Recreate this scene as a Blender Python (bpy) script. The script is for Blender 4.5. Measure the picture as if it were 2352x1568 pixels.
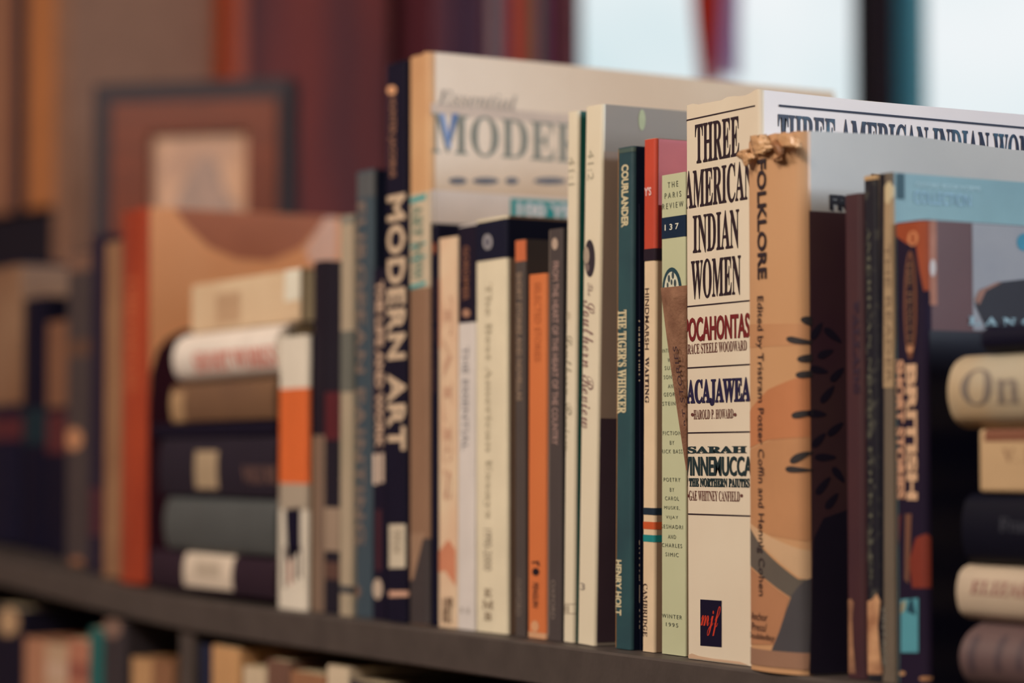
import bpy, bmesh, math, random
from mathutils import Vector, Matrix, noise
random.seed(7)
for _o in list(bpy.data.objects): bpy.data.objects.remove(_o)
scene = bpy.context.scene
COL = scene.collection

# ------------------------------------------------------------ camera
FPX = 5600.0
YAW = math.atan(3276/FPX); PITCH = math.atan(276/FPX)
DH = Vector((-math.cos(YAW), math.sin(YAW), 0)); RT = Vector((math.sin(YAW), math.cos(YAW), 0))
FW = DH*math.cos(PITCH)+Vector((0, 0, 1))*math.sin(PITCH)
UP = -DH*math.sin(PITCH)+Vector((0, 0, 1))*math.cos(PITCH)
CAM = Vector((0.85983, -0.58879, 0.08263))
cd = bpy.data.cameras.new('camera'); cam = bpy.data.objects.new('camera', cd); COL.objects.link(cam)
cam.matrix_world = Matrix.Translation(CAM) @ Matrix((RT, UP, -FW)).transposed().to_4x4()
cd.sensor_width = 36.0; cd.lens = 36.0*FPX/2352; cd.clip_start = 0.05; cd.clip_end = 60
cd.dof.use_dof = True; cd.dof.focus_distance = 1.03; cd.dof.aperture_fstop = 4.6
scene.camera = cam

# ------------------------------------------------------------ world, view
scene.view_settings.view_transform = 'Standard'; scene.view_settings.look = 'None'
scene.view_settings.exposure = 0.0; scene.view_settings.gamma = 1.0; scene.view_settings.use_curve_mapping = False
w = bpy.data.worlds.new('sky'); scene.world = w; w.use_nodes = True
nt = w.node_tree; bg = nt.nodes['Background']
tc = nt.nodes.new('ShaderNodeTexCoord'); nz = nt.nodes.new('ShaderNodeTexNoise'); nz.inputs['Scale'].default_value = 7.0; nz.inputs['Detail'].default_value = 2
rp = nt.nodes.new('ShaderNodeValToRGB')
rp.color_ramp.elements[0].position = .38; rp.color_ramp.elements[0].color = (.70, .88, .92, 1)
rp.color_ramp.elements[1].position = .6; rp.color_ramp.elements[1].color = (1.0, 1.04, 1.06, 1)
nt.links.new(tc.outputs['Generated'], nz.inputs['Vector']); nt.links.new(nz.outputs['Fac'], rp.inputs['Fac'])
nt.links.new(rp.outputs['Color'], bg.inputs['Color']); bg.inputs['Strength'].default_value = 1.1

def area(name, loc, target, size, power, color, parent=None):
    l = bpy.data.lights.new(name, 'AREA'); l.shape = 'RECTANGLE'; l.size, l.size_y = size; l.energy = power; l.color = color
    o = bpy.data.objects.new(name, l); COL.objects.link(o); o.location = loc
    o.rotation_euler = (Vector(target)-Vector(loc)).to_track_quat('-Z', 'Y').to_euler()
    return o
# warm ceiling fixtures on the reader's side of the shelf, cool daylight from the window behind the camera
area('ceiling_light_source', (-.55, -1.55, 1.30), (-.2, 0, .15), (.6, .6), 34, (1.0, .82, .66))
area('ceiling_light_source', (.75, -1.3, 1.32), (.0, 0, .15), (.5, .5), 30.5, (1.0, .84, .68))
area('daylight_window_source', (2.55, .95, .75), (0, .15, .2), (1.3, 1.0), 34, (.80, .90, 1.0))
area('room_light_source', (-.9, 1.1, 1.30), (-1.5, .9, .3), (.5, .5), 1.6, (1.0, .74, .54))

# ------------------------------------------------------------ pixel -> place
def ray(x, y): return FW*FPX+RT*(x-1176)+UP*(784-y)
def onY(x, y, Y): v = ray(x, y); return CAM+v*((Y-CAM.y)/v.y)
def onX(x, y, X): v = ray(x, y); return CAM+v*((X-CAM.x)/v.x)
def onZ(x, y, Z): v = ray(x, y); return CAM+v*((Z-CAM.z)/v.z)
def warp(x):      # the shelf board rises slightly past its divider
    k = max(0.0, -.50-x); return .040*k*k/(k+.06)

# ------------------------------------------------------------ materials
def lin(c): c /= 255.0; return c/12.92 if c <= .04045 else ((c+.055)/1.055)**2.4
def S(r, g, b, E=(.93, .80, .66)):
    return tuple(min(.92, lin(v)/e) for v, e in zip((r, g, b), E))
def C3(r, g, b): return S(r, g, b, (.75, .75, .78))
_m = {}
def mat(name, col, col2=None, scale=40.0, rough=.5, bump=0.0, stretch=(1, 1, 1), lo=.35, hi=.65, spec=.4, coat=0.0, metal=0.0):
    key = (name, tuple(round(v, 4) for v in col))
    if key in _m: return _m[key]
    m = bpy.data.materials.new(name); m.use_nodes = True; n = m.node_tree; b = n.nodes['Principled BSDF']
    b.inputs['Roughness'].default_value = rough; b.inputs['Specular IOR Level'].default_value = spec
    b.inputs['Coat Weight'].default_value = coat; b.inputs['Coat Roughness'].default_value = .18; b.inputs['Metallic'].default_value = metal
    if col2 is None: col2 = tuple(v*.90 for v in col)
    t = n.nodes.new('ShaderNodeTexCoord'); mp = n.nodes.new('ShaderNodeMapping'); mp.inputs['Scale'].default_value = stretch
    z = n.nodes.new('ShaderNodeTexNoise'); z.inputs['Scale'].default_value = scale; z.inputs['Detail'].default_value = 4
    r = n.nodes.new('ShaderNodeValToRGB')
    r.color_ramp.elements[0].position = lo; r.color_ramp.elements[0].color = (*col2, 1)
    r.color_ramp.elements[1].position = hi; r.color_ramp.elements[1].color = (*col, 1)
    n.links.new(t.outputs['Object'], mp.inputs['Vector']); n.links.new(mp.outputs['Vector'], z.inputs['Vector'])
    n.links.new(z.outputs['Fac'], r.inputs['Fac']); n.links.new(r.outputs['Color'], b.inputs['Base Color'])
    if bump:
        bp = n.nodes.new('ShaderNodeBump'); bp.inputs['Strength'].default_value = bump; bp.inputs['Distance'].default_value = .001
        z2 = n.nodes.new('ShaderNodeTexNoise'); z2.inputs['Scale'].default_value = scale*5; z2.inputs['Detail'].default_value = 3
        n.links.new(t.outputs['Object'], z2.inputs['Vector']); n.links.new(z2.outputs['Fac'], bp.inputs['Height']); n.links.new(bp.outputs['Normal'], b.inputs['Normal'])
    _m[key] = m; return m
def pm(r, g, b, **k):
    if max(r, g, b) < 62: k.setdefault('spec', .12); k.setdefault('rough', .6)
    return mat('printed_card', S(r, g, b), **k)       # a printed cover or spine
def ink(r, g, b): return mat('ink', S(r, g, b), rough=.55, scale=200)
PAGE = mat('page_edges', S(205, 180, 140), S(160, 130, 95), scale=60, stretch=(20, 20, .3), rough=.8)
BOARD = mat('dark_painted_board', S(74, 62, 55), S(66, 55, 49), scale=60, rough=.55, bump=.15)
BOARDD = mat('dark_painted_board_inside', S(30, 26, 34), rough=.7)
NAVY = S(14, 12, 30)

# ------------------------------------------------------------ mesh helpers
def link(name, me, parent=None):
    o = bpy.data.objects.new(name, me); COL.objects.link(o)
    if parent is not None: o.parent = parent
    return o
def mesh(name, verts, faces, mats, idx=None, parent=None, smooth=False):
    me = bpy.data.meshes.new(name); me.from_pydata([tuple(v) for v in verts], [], faces)
    for m in (mats if isinstance(mats, (list, tuple)) else [mats]): me.materials.append(m)
    if idx: me.polygons.foreach_set('material_index', idx)
    if smooth: me.polygons.foreach_set('use_smooth', [True]*len(me.polygons))
    me.update(); return link(name, me, parent)
def tag(o, label=None, cat=None, group=None, kind=None):
    if label: o['label'] = label
    if cat: o['category'] = cat
    if group: o['group'] = group
    if kind: o['kind'] = kind
    return o
def empty(name, loc=(0, 0, 0), rot=(0, 0, 0)):
    o = bpy.data.objects.new(name, None); COL.objects.link(o); o.location = loc; o.rotation_euler = rot; o.empty_display_size = .02
    return o
def boxmesh(name, a, b, m, parent=None, bev=0.0):
    bm = bmesh.new(); bmesh.ops.create_cube(bm, size=1)
    a, b = Vector(a), Vector(b)
    for v in bm.verts: v.co = Vector([(a[i]+b[i])/2+v.co[i]*(b[i]-a[i]) for i in range(3)])
    if bev: bmesh.ops.bevel(bm, geom=bm.edges[:], offset=bev, segments=2, affect='EDGES', profile=.6)
    me = bpy.data.meshes.new(name); bm.to_mesh(me); bm.free(); me.materials.append(m); return link(name, me, parent)

# lettering: typed characters turned into flat outlines, scaled to a unit box
_tc = {}
def fancy(s, up, lo=None):
    out = ''
    for c in s:
        if 'A' <= c <= 'Z': out += chr(up+ord(c)-65)
        elif 'a' <= c <= 'z' and lo:
            out += 'ℎ' if (lo == 0x1D44E and c == 'h') else chr(lo+ord(c)-97)
        else: out += c
    return out
def text2d(s, style='sans', weight=0.0, space=1.0):
    k = (s, style, weight, space)
    if k in _tc: return _tc[k]
    if style == 'serif': b = fancy(s, 0x1D400, 0x1D41A)
    elif style == 'italic': b = fancy(s, 0x1D468, 0x1D482)
    elif style == 'script': b = fancy(s, 0x1D4D0, 0x1D4EA)
    else: b = s
    c = bpy.data.curves.new('lettering', 'FONT'); c.body = b; c.offset = weight; c.resolution_u = 3; c.space_character = space; c.align_x = 'CENTER'; c.space_line = 1.0
    o = bpy.data.objects.new('lettering', c); COL.objects.link(o); bpy.context.view_layer.update()
    me = bpy.data.meshes.new_from_object(o.evaluated_get(bpy.context.evaluated_depsgraph_get()))
    vs = [(v.co.x, v.co.y) for v in me.vertices]; fs = [tuple(p.vertices) for p in me.polygons]
    x0 = min(v[0] for v in vs); x1 = max(v[0] for v in vs); y0 = min(v[1] for v in vs); y1 = max(v[1] for v in vs)
    vs = [((x-x0)/(x1-x0), (y-y0)/(y1-y0)) for x, y in vs]
    bpy.data.objects.remove(o); bpy.data.meshes.remove(me); bpy.data.curves.remove(c)
    _tc[k] = (vs, fs); return _tc[k]
def clip2d(vs, fs, xmin, xmax, cuts=()):
    bm = bmesh.new(); vv = [bm.verts.new((x, y, 0)) for x, y in vs]
    for f in fs:
        try: bm.faces.new([vv[i] for i in f])
        except ValueError: pass
    for co, no in (((xmin, 0, 0), (-1, 0, 0)), ((xmax, 0, 0), (1, 0, 0))):
        g = bm.verts[:]+bm.edges[:]+bm.faces[:]
        bmesh.ops.bisect_plane(bm, geom=g, plane_co=co, plane_no=no, clear_outer=True)
    for cx in cuts:
        g = bm.verts[:]+bm.edges[:]+bm.faces[:]
        bmesh.ops.bisect_plane(bm, geom=g, plane_co=(cx, 0, 0), plane_no=(1, 0, 0))
    bm.verts.index_update(); r = [(v.co.x, v.co.y) for v in bm.verts], [tuple(v.index for v in f.verts) for f in bm.faces]
    bm.free(); return r

BOOKS = []; PREV = []; ROW = 'books standing in the row on the shelf'
class Book:
    """cover (spine and both boards, with its printing) and a block of pages under one Empty.
    Local frame: x across the spine, y into the shelf, z up; xl, xr, xt, yt are where the photo shows its edges."""
    def __init__(s, name, label, xl, xr, yt, spine, cover=None, xt=None, Y=0.0, d=.14, r=.0012, bulge=0.0, hard=False,
                 group=None, yb=1450, base=None, zrot=0.0, jag=0.0, cat='book', pages=PAGE, place=None):
        s.name, s.label, s.group, s.Y, s.cat, s.jag, s.pages = name, label, group, Y, cat, jag, pages
        if place:                                   # (matrix, t, h) for books that lie down or stand elsewhere
            s.M, s.t, s.h = place; s.lean = 0; s.X0 = 0; s.z0 = 0; s.flat = True
        else:
            s.flat = False
            s.X0 = onY(xl, yb, Y).x; s.t = onY(xr, yb, Y).x-s.X0
            tl = (onY(xt, yt, Y).x-s.X0)/.2 if xt is not None else 0.0
            for q in PREV[-1:]:
                need = max(q[0]-s.X0, q[0]+q[1]*.19-(s.X0+tl*.19))+.0003
                if base is None and group == ROW and need > 0: s.X0 += need; s.t -= need
            s.z0 = warp(s.X0-.002)+.0001 if base is None else base
            tp = onY(xt if xt is not None else xl, yt, Y); s.h = tp.z-s.z0
            s.lean = (tp.x-s.X0)/s.h if xt is not None else 0.0
            s.M = Matrix.Translation((s.X0, Y, s.z0+max(0, -s.lean)*s.t)) @ Matrix.Rotation(zrot, 4, 'Z') @ Matrix.Rotation(math.atan(s.lean), 4, 'Y')
            if base is None and group == ROW: PREV.append((s.X0+s.t, s.lean))
            if s.lean > 0: s.M = Matrix.Translation((0, 0, s.lean*s.t)) @ s.M
        s.d, s.r, s.b, s.hard = d, min(r, s.t*.45), bulge, hard
        s.mats = []; s.V = []; s.F = []; s.I = []
        cover = cover or spine
        xs = [s.r*(1-math.cos(i/5*math.pi/2)) for i in range(6)]
        mid = [s.r+(s.t-2*s.r)*i/12 for i in range(1, 12)]
        s.xs = xs+mid+[s.t-x for x in reversed(xs)]
        s.shell(spine, cover)
    def yf(s, x):
        x = min(max(x, 0), s.t); e = min(x, s.t-x); y = 0
        if e < s.r: y = s.r-math.sqrt(max(0, s.r*s.r-(s.r-e)**2))
        return y-s.b*(1-(2*x/s.t-1)**2)
    def mi(s, m):
        if m not in s.mats: s.mats.append(m)
        return s.mats.index(m)
    def add(s, vs, fs, m):
        o = len(s.V); s.V += [tuple(v) for v in vs]; k = s.mi(m)
        for f in fs: s.F.append(tuple(i+o for i in f)); s.I.append(k)
    def shell(s, spine, cover):
        th = .0024 if s.hard else .0005
        path = [(0, s.d)]+[(0, s.d*q) for q in (.66, .33)]+[(x, s.yf(x)) for x in s.xs]+[(s.t, s.d*q) for q in (.33, .66)]+[(s.t, s.d)]
        th = min(th, s.t*.3)
        cx = s.t/2
        inner = []
        for i, (x, y) in enumerate(path):
            ix = min(max(x, th), s.t-th); iy = max(y, 0)+th if (0 < i < len(path)-1 and y < s.d*.2) else y
            inner.append((ix, iy))
        n = len(path); vs = []
        for (x, y), (ix, iy) in zip(path, inner):
            j = s.jag*(noise.noise(Vector((x*190, y*60, s.h*50+s.X0*90)))-.1) if s.jag else 0
            vs += [(x, y, 0), (x, y, s.h+j), (ix, iy, 0), (ix, iy, s.h+j)]
        fa, fb = [], []
        for i in range(n-1):
            a, b = 4*i, 4*(i+1)
            q = [(a, b, b+1, a+1), (a+2, a+3, b+3, b+2), (a+1, b+1, b+3, a+3), (a, a+2, b+2, b)]
            (fb if (i < 3 or i >= n-4) else fa).extend(q)
        for a in (0, 4*(n-1)): fb.append((a, a+1, a+3, a+2))
        s.add(vs, fa, spine); s.add(vs, fb, cover)
    # photo position -> spine-local (x, z) / cover-local (y, z)
    def L(s, px, py):
        p = onY(px, py, s.Y-s.b*.6); z = p.z-s.z0; return (p.x-s.X0-s.lean*z, z)
    def K(s, px, py):
        X = s.X0+s.t; p = onX(px, py, X)
        if s.lean: p = onX(px, py, X+s.lean*(p.z-s.z0))
        return (p.y-s.Y, p.z-s.z0)
    def cuts(s):
        lo, hi = s.xs[1:6], s.xs[-6:-1]; return lo+(s.xs[6:-6] if s.b else [])+hi
    def spt(s, x, z, off):
        x = min(max(x, 0), s.t); e = min(x, s.t-x); n = max(0, 1-e/s.r); sg = 1 if x > s.t/2 else -1
        return (x+sg*n*off, s.yf(x)-off*math.sqrt(max(.1, 1-n*n)), z)
    def poly(s, pts, m, face='S', off=.00012, local=False):
        """a printed shape; pts in photo positions on the spine ('S') or right-hand cover ('C')"""
        q = pts if local else [(s.L if face == 'S' else s.K)(*p) for p in pts]
        q = [(x, min(max(z, .0003), s.h-.0003)) for x, z in q]
        vs, fs = q, [tuple(range(len(q)))]
        if face == 'S':
            vs, fs = clip2d(q, fs, 0, s.t, s.cuts())
            s.add([s.spt(x, z, off) for x, z in vs], fs, m)
        else:
            a = .0015; q = [(max(y, a), z) for y, z in q]
            s.add([(s.t+off, min(y, s.d), z) for y, z in q], fs, m)
    def band(s, y0, y1, m, off=.00012, wrap=True):
        z1 = s.L((0), y0)[1] if s.flat else onY(s.px, y0, s.Y).z-s.z0
        z0 = onY(s.px, y1, s.Y).z-s.z0
        s.lband(z0, z1, m, off, wrap)
    def lband(s, z0, z1, m, off=.00012, wrap=True):
        z0 = max(z0, .0002); z1 = min(z1, s.h-.0001)
        vs = []; P = [(x, s.yf(x)) for x in s.xs]
        if wrap: P += [(s.t, s.d*.5), (s.t, s.d-.001)]
        for x, y in P:
            ox = -off if x < s.r*.5 else (off if x > s.t-s.r*.5 else 0)
            vs += [(x+ox, y-(off if y < s.r*1.01 else 0), z0), (x+ox, y-(off if y < s.r*1.01 else 0), z1)]
        s.add(vs, [(2*i, 2*i+2, 2*i+3, 2*i+1) for i in range(len(P)-1)], m)
    def fit(s, vs, fs, r, o):
        x0, x1, z0, z1 = r
        if o == 'H': return [(x0+(x1-x0)*u, z0+(z1-z0)*v) for u, v in vs]
        if o == 'D': return [(x0+(x1-x0)*v, z1-(z1-z0)*u) for u, v in vs]
        return [(x1-(x1-x0)*v, z0+(z1-z0)*u) for u, v in vs]
    def text(s, t, r, m, o='H', style='sans', face='S', weight=0.0, space=1.0, off=.00018, local=False, slant=0.0, fat=0.0):
        if fat:
            for k in (-1, 1):
                d_ = (r[0]+k*fat, r[1]+k*fat, r[2], r[3]) if local else (r[0]+k*fat, r[1], r[2]+k*fat, r[3])
                s.text(t, d_, m, o, style, face, weight, space, off+.00003*k, local, slant)
            return
        """r = (left, top, right, bottom) in photo positions"""
        vs, fs = text2d(t, style, weight, space)
        if slant: vs = [(u+slant*v, v) for u, v in vs]
        if local: rr = r
        else:
            f = s.L if face == 'S' else s.K
            mx, my = (r[0]+r[2])/2, (r[1]+r[3])/2
            if o == 'H' and face == 'C':       # follows the receding cover: four corners
                a, b = f(r[0], r[1]), f(r[2], r[1]); c = f(r[0], r[3])
                rr = (a[0], b[0], c[1], a[1])
            else: rr = (f(r[0], my)[0], f(r[2], my)[0], f(mx, r[3])[1], f(mx, r[1])[1])
        q = s.fit(vs, fs, rr, o)
        if face == 'S':
            q, fs = clip2d(q, fs, .00005, s.t-.00005, s.cuts())
            if fs: s.add([s.spt(x, z, off) for x, z in q], fs, m)
        else: s.add([(s.t+off, y, z) for y, z in q], fs, m)
    def finish(s):
        e = empty(s.name); e.matrix_world = s.M
        tag(e, s.label, s.cat, s.group)
        s.obj = e
        mesh('cover', s.V, s.F, s.mats, s.I, e)
        th = .0024 if s.hard else .0005; th = min(th, s.t*.3)
        iz = .003 if s.hard else .0003; y0 = max(s.r, .001)+th+.0005
        boxmesh('pages', (th+.0001, y0, iz), (s.t-th-.0001, s.d-(.004 if s.hard else .0006), s.h-iz), s.pages, e)
        return s
def B(*a, **k):
    b = Book(*a, **k); b.px = (a[2]+a[3])/2 if a[2] is not None else 0; BOOKS.append(b); return b

# ------------------------------------------------------------ setting
WX = -1.62; FLOOR = -1.12; CEIL = 1.42
def struct(o): o['kind'] = 'structure'; return o
WALL = mat('brown_grey_plaster', S(112, 84, 70, (.32, .30, .27)), scale=4, rough=.9)
WALL2 = mat('warm_plaster', (.42, .36, .30), scale=5, rough=.9)
WOODF = mat('floor_planks', (.16, .09, .05), (.10, .055, .03), scale=6, stretch=(8, 1, 1), rough=.5)
struct(boxmesh('floor', (-2.72, -3.0, FLOOR-.05), (2.8, 4.6, FLOOR), WOODF))
struct(boxmesh('ceiling', (-2.72, -3.0, CEIL), (2.8, 4.6, CEIL+.05), WALL2))
struct(boxmesh('wall_front', (-2.72, -3.1, FLOOR), (2.7, -3.0, CEIL), WALL2))
struct(boxmesh('wall_back', (WX, 4.6, FLOOR), (2.7, 4.7, CEIL), WALL2))
def wallwith(name, x0, x1, y0, y1, holes, m):
    ys = sorted({y0, y1, *[h[0] for h in holes], *[h[1] for h in holes]})
    bm = bmesh.new()
    def bx(ya, yb, za, zb):
        g = bmesh.ops.create_cube(bm, size=1)['verts']
        for v in g: v.co = Vector(((x0+x1)/2+v.co.x*(x1-x0), (ya+yb)/2+v.co.y*(yb-ya), (za+zb)/2+v.co.z*(zb-za)))
    for ya, yb in zip(ys, ys[1:]):
        h = [h for h in holes if h[0] <= ya+1e-6 and h[1] >= yb-1e-6]
        if h: bx(ya, yb, FLOOR, h[0][2]); bx(ya, yb, h[0][3], CEIL)
        else: bx(ya, yb, FLOOR, CEIL)
    me = bpy.data.meshes.new(name); bm.to_mesh(me); bm.free(); me.materials.append(m); return struct(link(name, me))
wy0 = onX(1326, 20, WX).y; wz1 = onX(1400, 6, WX).z
py0, py1 = onX(1993, 100, WX).y, onX(2068, 100, WX).y
struct(boxmesh('wall_corner', (-2.6, .50, FLOOR), (WX-.1202, .56, CEIL), WALL)); struct(boxmesh('wall_side', (-2.72, -3.0, FLOOR), (-2.6002, .56, CEIL), WALL))
wallwith('wall_left', WX-.12, WX, .50, 4.6, [(wy0, 2.3, -.1, 1.25)], WALL)
wallwith('wall_right', 2.7, 2.8, -3.0, 4.6, [(-.1, 1.9, -.1, 1.3)], WALL2)
FR = mat('dark_window_frame', (.030, .020, .028), rough=.7, spec=.1)
GL = bpy.data.materials.new('window_glass'); GL.use_nodes = True
_n = GL.node_tree; _b = _n.nodes['Principled BSDF']; _b.inputs['Transmission Weight'].default_value = 1; _b.inputs['Roughness'].default_value = 0; _b.inputs['IOR'].default_value = 1.02
BLU = mat('blue_green_shutter_edge', S(70, 140, 165, (.6, .6, .6)), rough=.6)
def window(name, X, ya, yb, za, zb, sign, left=.03, right=.03):
    t = empty(name, (X, (ya+yb)/2, za)); struct(t)
    def part(n, y0, y1, z0, z1, m, dx=(0, .026)):
        o = boxmesh(n, (sign*dx[0], y0-(ya+yb)/2, z0-za), (sign*dx[1], y1-(ya+yb)/2, z1-za), m, t); return o
    part('window_frame', ya, ya+left, za, zb, FR); part('window_frame', yb-right, yb, za, zb, FR)
    part('window_frame', ya, yb, za, za+.04, FR); part('window_frame', ya, yb, zb-.04, zb, FR)
    part('window_glass', ya+left, yb-right, za+.04, zb-.04, GL, (.010, .013))
    return t
window('window_1', WX-.001, wy0, py0, -.1, 1.25, -1, .006, .002)
window('window_2', WX-.001, py1, 2.3, -.1, 1.25, -1, .002, .03)
window('window_3', 2.76, -.1, 1.9, -.1, 1.3, 1)
struct(boxmesh('trim_1', (WX-.030, py0+.0002, -.1), (WX+.018, py1-.0002, 1.25), FR))

# red-brown door beside the shelves
dy0, dy1 = onX(533, 100, WX+.22).y, onX(893, 100, WX+.22).y
DOOR = mat('red_brown_lacquer', S(72, 20, 15, (.36, .36, .36)), S(52, 14, 18, (.36, .36, .36)), scale=3, stretch=(1, 6, 1), rough=.5)
dr = empty('door_1', (WX+.18, dy0, FLOOR)); struct(dr)
boxmesh('door_panel', (0, 0, 0), (.04, dy1-dy0, 2.3), DOOR, dr)
boxmesh('door_edge', (-.02, -.004, 0), (.05, .012, 2.3), mat('orange_wood', S(104, 40, 18, (.4, .4, .4)), rough=.4), dr)
boxmesh('door_handle', (.04, dy1-dy0-.10, 1.0), (.09, dy1-dy0-.07, 1.12), mat('brass', (.5, .35, .15), rough=.3, metal=1), dr)

# ------------------------------------------------------------ the bookcase
bc = empty('bookcase', (-.3, .13, FLOOR)); tag(bc, 'long dark grey open bookcase carrying the whole row of books', 'bookcase')
def rel(o): o.parent = bc; o.matrix_parent_inverse = Matrix.Translation(bc.location).inverted(); return o
SHX0, SHX1, SHF, SHB = -1.03, .62, -.014, .235
def board(z, th, name):
    n = 60; vs = []; fs = []
    for i in range(n+1):
        x = SHX0+(SHX1-SHX0)*i/n; dz = warp(x) if z > -.05 else 0
        vs += [(x, SHF+.001, z+dz), (x, SHB, z+dz), (x, SHF, z-.001+dz), (x, SHF, z-th+.001+dz), (x, SHF+.001, z-th+dz), (x, SHB, z-th+dz)]
    for i in range(n):
        a, b = 6*i, 6*(i+1)
        for p, q in ((1, 0), (0, 2), (2, 3), (3, 4), (4, 5), (5, 1)): fs.append((a+p, a+q, b+q, b+p))
    fs += [(0, 1, 5, 4, 3, 2), tuple(6*n+k for k in (2, 3, 4, 5, 1, 0))]
    return rel(mesh(name, vs, fs, BOARD))
board(-.0002, .0188, 'shelf'); board(-.335, .019, 'shelf'); board(-.68, .019, 'shelf')
rel(boxmesh('plinth', (SHX0, .0, FLOOR), (SHX1, .02, FLOOR+.08), BOARD))
DIVX = onY(398, 1500, SHF).x, onY(432, 1500, SHF).x
zt = -.0192
for zz in ((-.335, zt-.0003), (-.68, -.3545), (FLOOR, -.6995)):
    rel(boxmesh('divider', (DIVX[0], SHF+.004, zz[0]+.0002), (DIVX[1], SHB-.004, zz[1]), BOARD))
rel(boxmesh('side_panel', (SHX0-.02, SHF, FLOOR), (SHX0-.0002, SHB, .012), BOARD)); rel(boxmesh('side_panel', (SHX1+.0002, SHF, FLOOR), (SHX1+.02, SHB, -.0002), BOARD))
rel(boxmesh('back_panel', (SHX0, SHB+.0002, FLOOR), (SHX1, SHB+.008, -.0195), BOARDD))

# ------------------------------------------------------------ books, left to right
ROW = 'books standing in the row on the shelf'
def LB(name, label, *a, **k): k.setdefault('group', ROW); return B(name, label, *a, **k)
dkn = pm(26, 22, 40)
b = LB('hardcover_book', 'tan topped book with dark lower spine at the far left end', -38, 44, 618, pm(20, 18, 36), Y=.030, d=.15, hard=True, bulge=.003, yb=1280)
b.band(618, 930, pm(142, 104, 76, col2=S(120, 80, 55), scale=15)); b.band(960, 1010, pm(80, 28, 34)); b.finish()
b = LB('hardcover_book', 'narrow black book third from the left end of the row', 46, 102, 690, pm(14, 12, 30), Y=.032, d=.14, hard=True, bulge=.002, yb=1290)
b.band(940, 1020, pm(24, 40, 46)); b.finish()
b = LB('paperback_book', 'dark book with brown upper spine and dim red band', 104, 148, 738, pm(16, 13, 30), Y=.030, d=.14, yb=1295)
b.band(738, 935, pm(124, 80, 56)); b.band(950, 1040, pm(82, 30, 34)); b.finish()
b = LB('paperback_book', 'dark brown book with two round tan spots near its foot', 150, 200, 582, pm(66, 54, 52), Y=.016, d=.14, yb=1310)
b.band(582, 625, pm(118, 82, 64)); b.band(780, 820, pm(92, 62, 48))
def disc(bk, px, py, rx, ry, m, n=24, face='S', off=.00016):
    bk.poly([(px+rx*math.cos(i*2*math.pi/n), py+ry*math.sin(i*2*math.pi/n)) for i in range(n)], m, face, off)
disc(b, 170, 1008, 20, 26, pm(190, 128, 88)); disc(b, 176, 1302, 18, 24, pm(150, 96, 66)); b.finish()
b = LB('hardcover_book', 'black book standing left of the pale brown one', 202, 234, 545, pm(40, 30, 44), Y=.008, d=.15, hard=True, yb=1320)
b.band(1120, 1230, pm(66, 26, 38)); b.finish()
b = LB('paperback_book', 'plain pale brown book left of the orange jacket', 236, 274, 560, pm(150, 106, 72, col2=S(130, 88, 60), scale=20), Y=.002, d=.14, yb=1335); b.finish()

ORC = pm(222, 126, 78, col2=S(205, 104, 60), scale=8, rough=.35, coat=.3)
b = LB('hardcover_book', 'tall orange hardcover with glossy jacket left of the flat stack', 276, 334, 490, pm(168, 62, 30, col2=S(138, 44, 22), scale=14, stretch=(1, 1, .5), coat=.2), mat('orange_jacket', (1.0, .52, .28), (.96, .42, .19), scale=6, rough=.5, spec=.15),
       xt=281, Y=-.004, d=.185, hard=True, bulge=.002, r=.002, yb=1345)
b.text('CHRONICLES', (293, 640, 316, 900), ink(196, 100, 60), 'D', 'serif')
b.poly([(400, 470), (430, 520), (480, 568), (545, 596), (620, 600), (690, 570), (735, 520), (748, 470)], mat('brown_jacket_shape', (.52, .18, .10), rough=.5, spec=.2), 'C', .0002)  # curved brown shape laid over the upper part of the orange cover
b.poly([(748, 470), (735, 520), (700, 575), (716, 612), (775, 600), (775, 470)], mat('salmon_jacket_shape', (.95, .56, .42), rough=.45), 'C', .0002)  # salmon shape along the rear edge of the same cover
b.poly([(330, 1500), (334, 960), (345, 860), (362, 805), (385, 778), (420, 760), (620, 740), (620, 1500)], mat('maroon_jacket_area', (.045, .012, .025), rough=.6, spec=.1), 'C', .0003)  # very dark maroon area over the lower cover, curved at its top
b.finish(); ORANGE = b

# --- flat stack between the orange book and the upright ones
XS0 = ORANGE.X0+ORANGE.t+.001
def lying(name, label, pxl, pxr, yt, yb, m, Y=0.0, d=.16, hard=True, bulge=0, r=.002, rot=0, group=None, z=None, cover=None, pages=PAGE):
    """a book lying flat with its spine to the reader: local x (thickness) points up"""
    pl, pr = onY(pxl, yb, Y-bulge*.8), onY(pxr, yb, Y-bulge*.8)
    zb = pl.z if z is None else z; zt = onY(pxl, yt, Y-bulge*.8).z
    # local x -> +Z , local z -> -X?  spine length runs along the row
    L_ = pr.x-pl.x; t = zt-zb
    R = Matrix(((0, 0, -1), (0, 1, 0), (1, 0, 0))).to_4x4()
    M = Matrix.Translation((pr.x, Y, zb)) @ Matrix.Rotation(rot, 4, 'Z') @ R
    b = B(name, label, None, None, 0, m, cover, place=(M, t, L_), d=d, hard=hard, bulge=bulge, r=r, group=group, pages=pages)
    b.Y = Y; b.pr = pr; b.zb = zb; b.zt = zt
    return b
def ltext(b, s, px0, py0, px1, py1, m, style='sans', weight=0, slant=0):
    p0 = onY(px0, (py0+py1)/2, b.Y-b.b*.6); p1 = onY(px1, (py0+py1)/2, b.Y-b.b*.6); q0 = onY((px0+px1)/2, py0, b.Y-b.b*.6); q1 = onY((px0+px1)/2, py1, b.Y-b.b*.6)
    # text runs towards +X of the world = falling local z, letter tops towards +local x
    b.text(s, (q1.z-b.zb, q0.z-b.zb, b.pr.x-p1.x, b.pr.x-p0.x), m, 'D', style, local=True, weight=weight, slant=slant)
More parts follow.
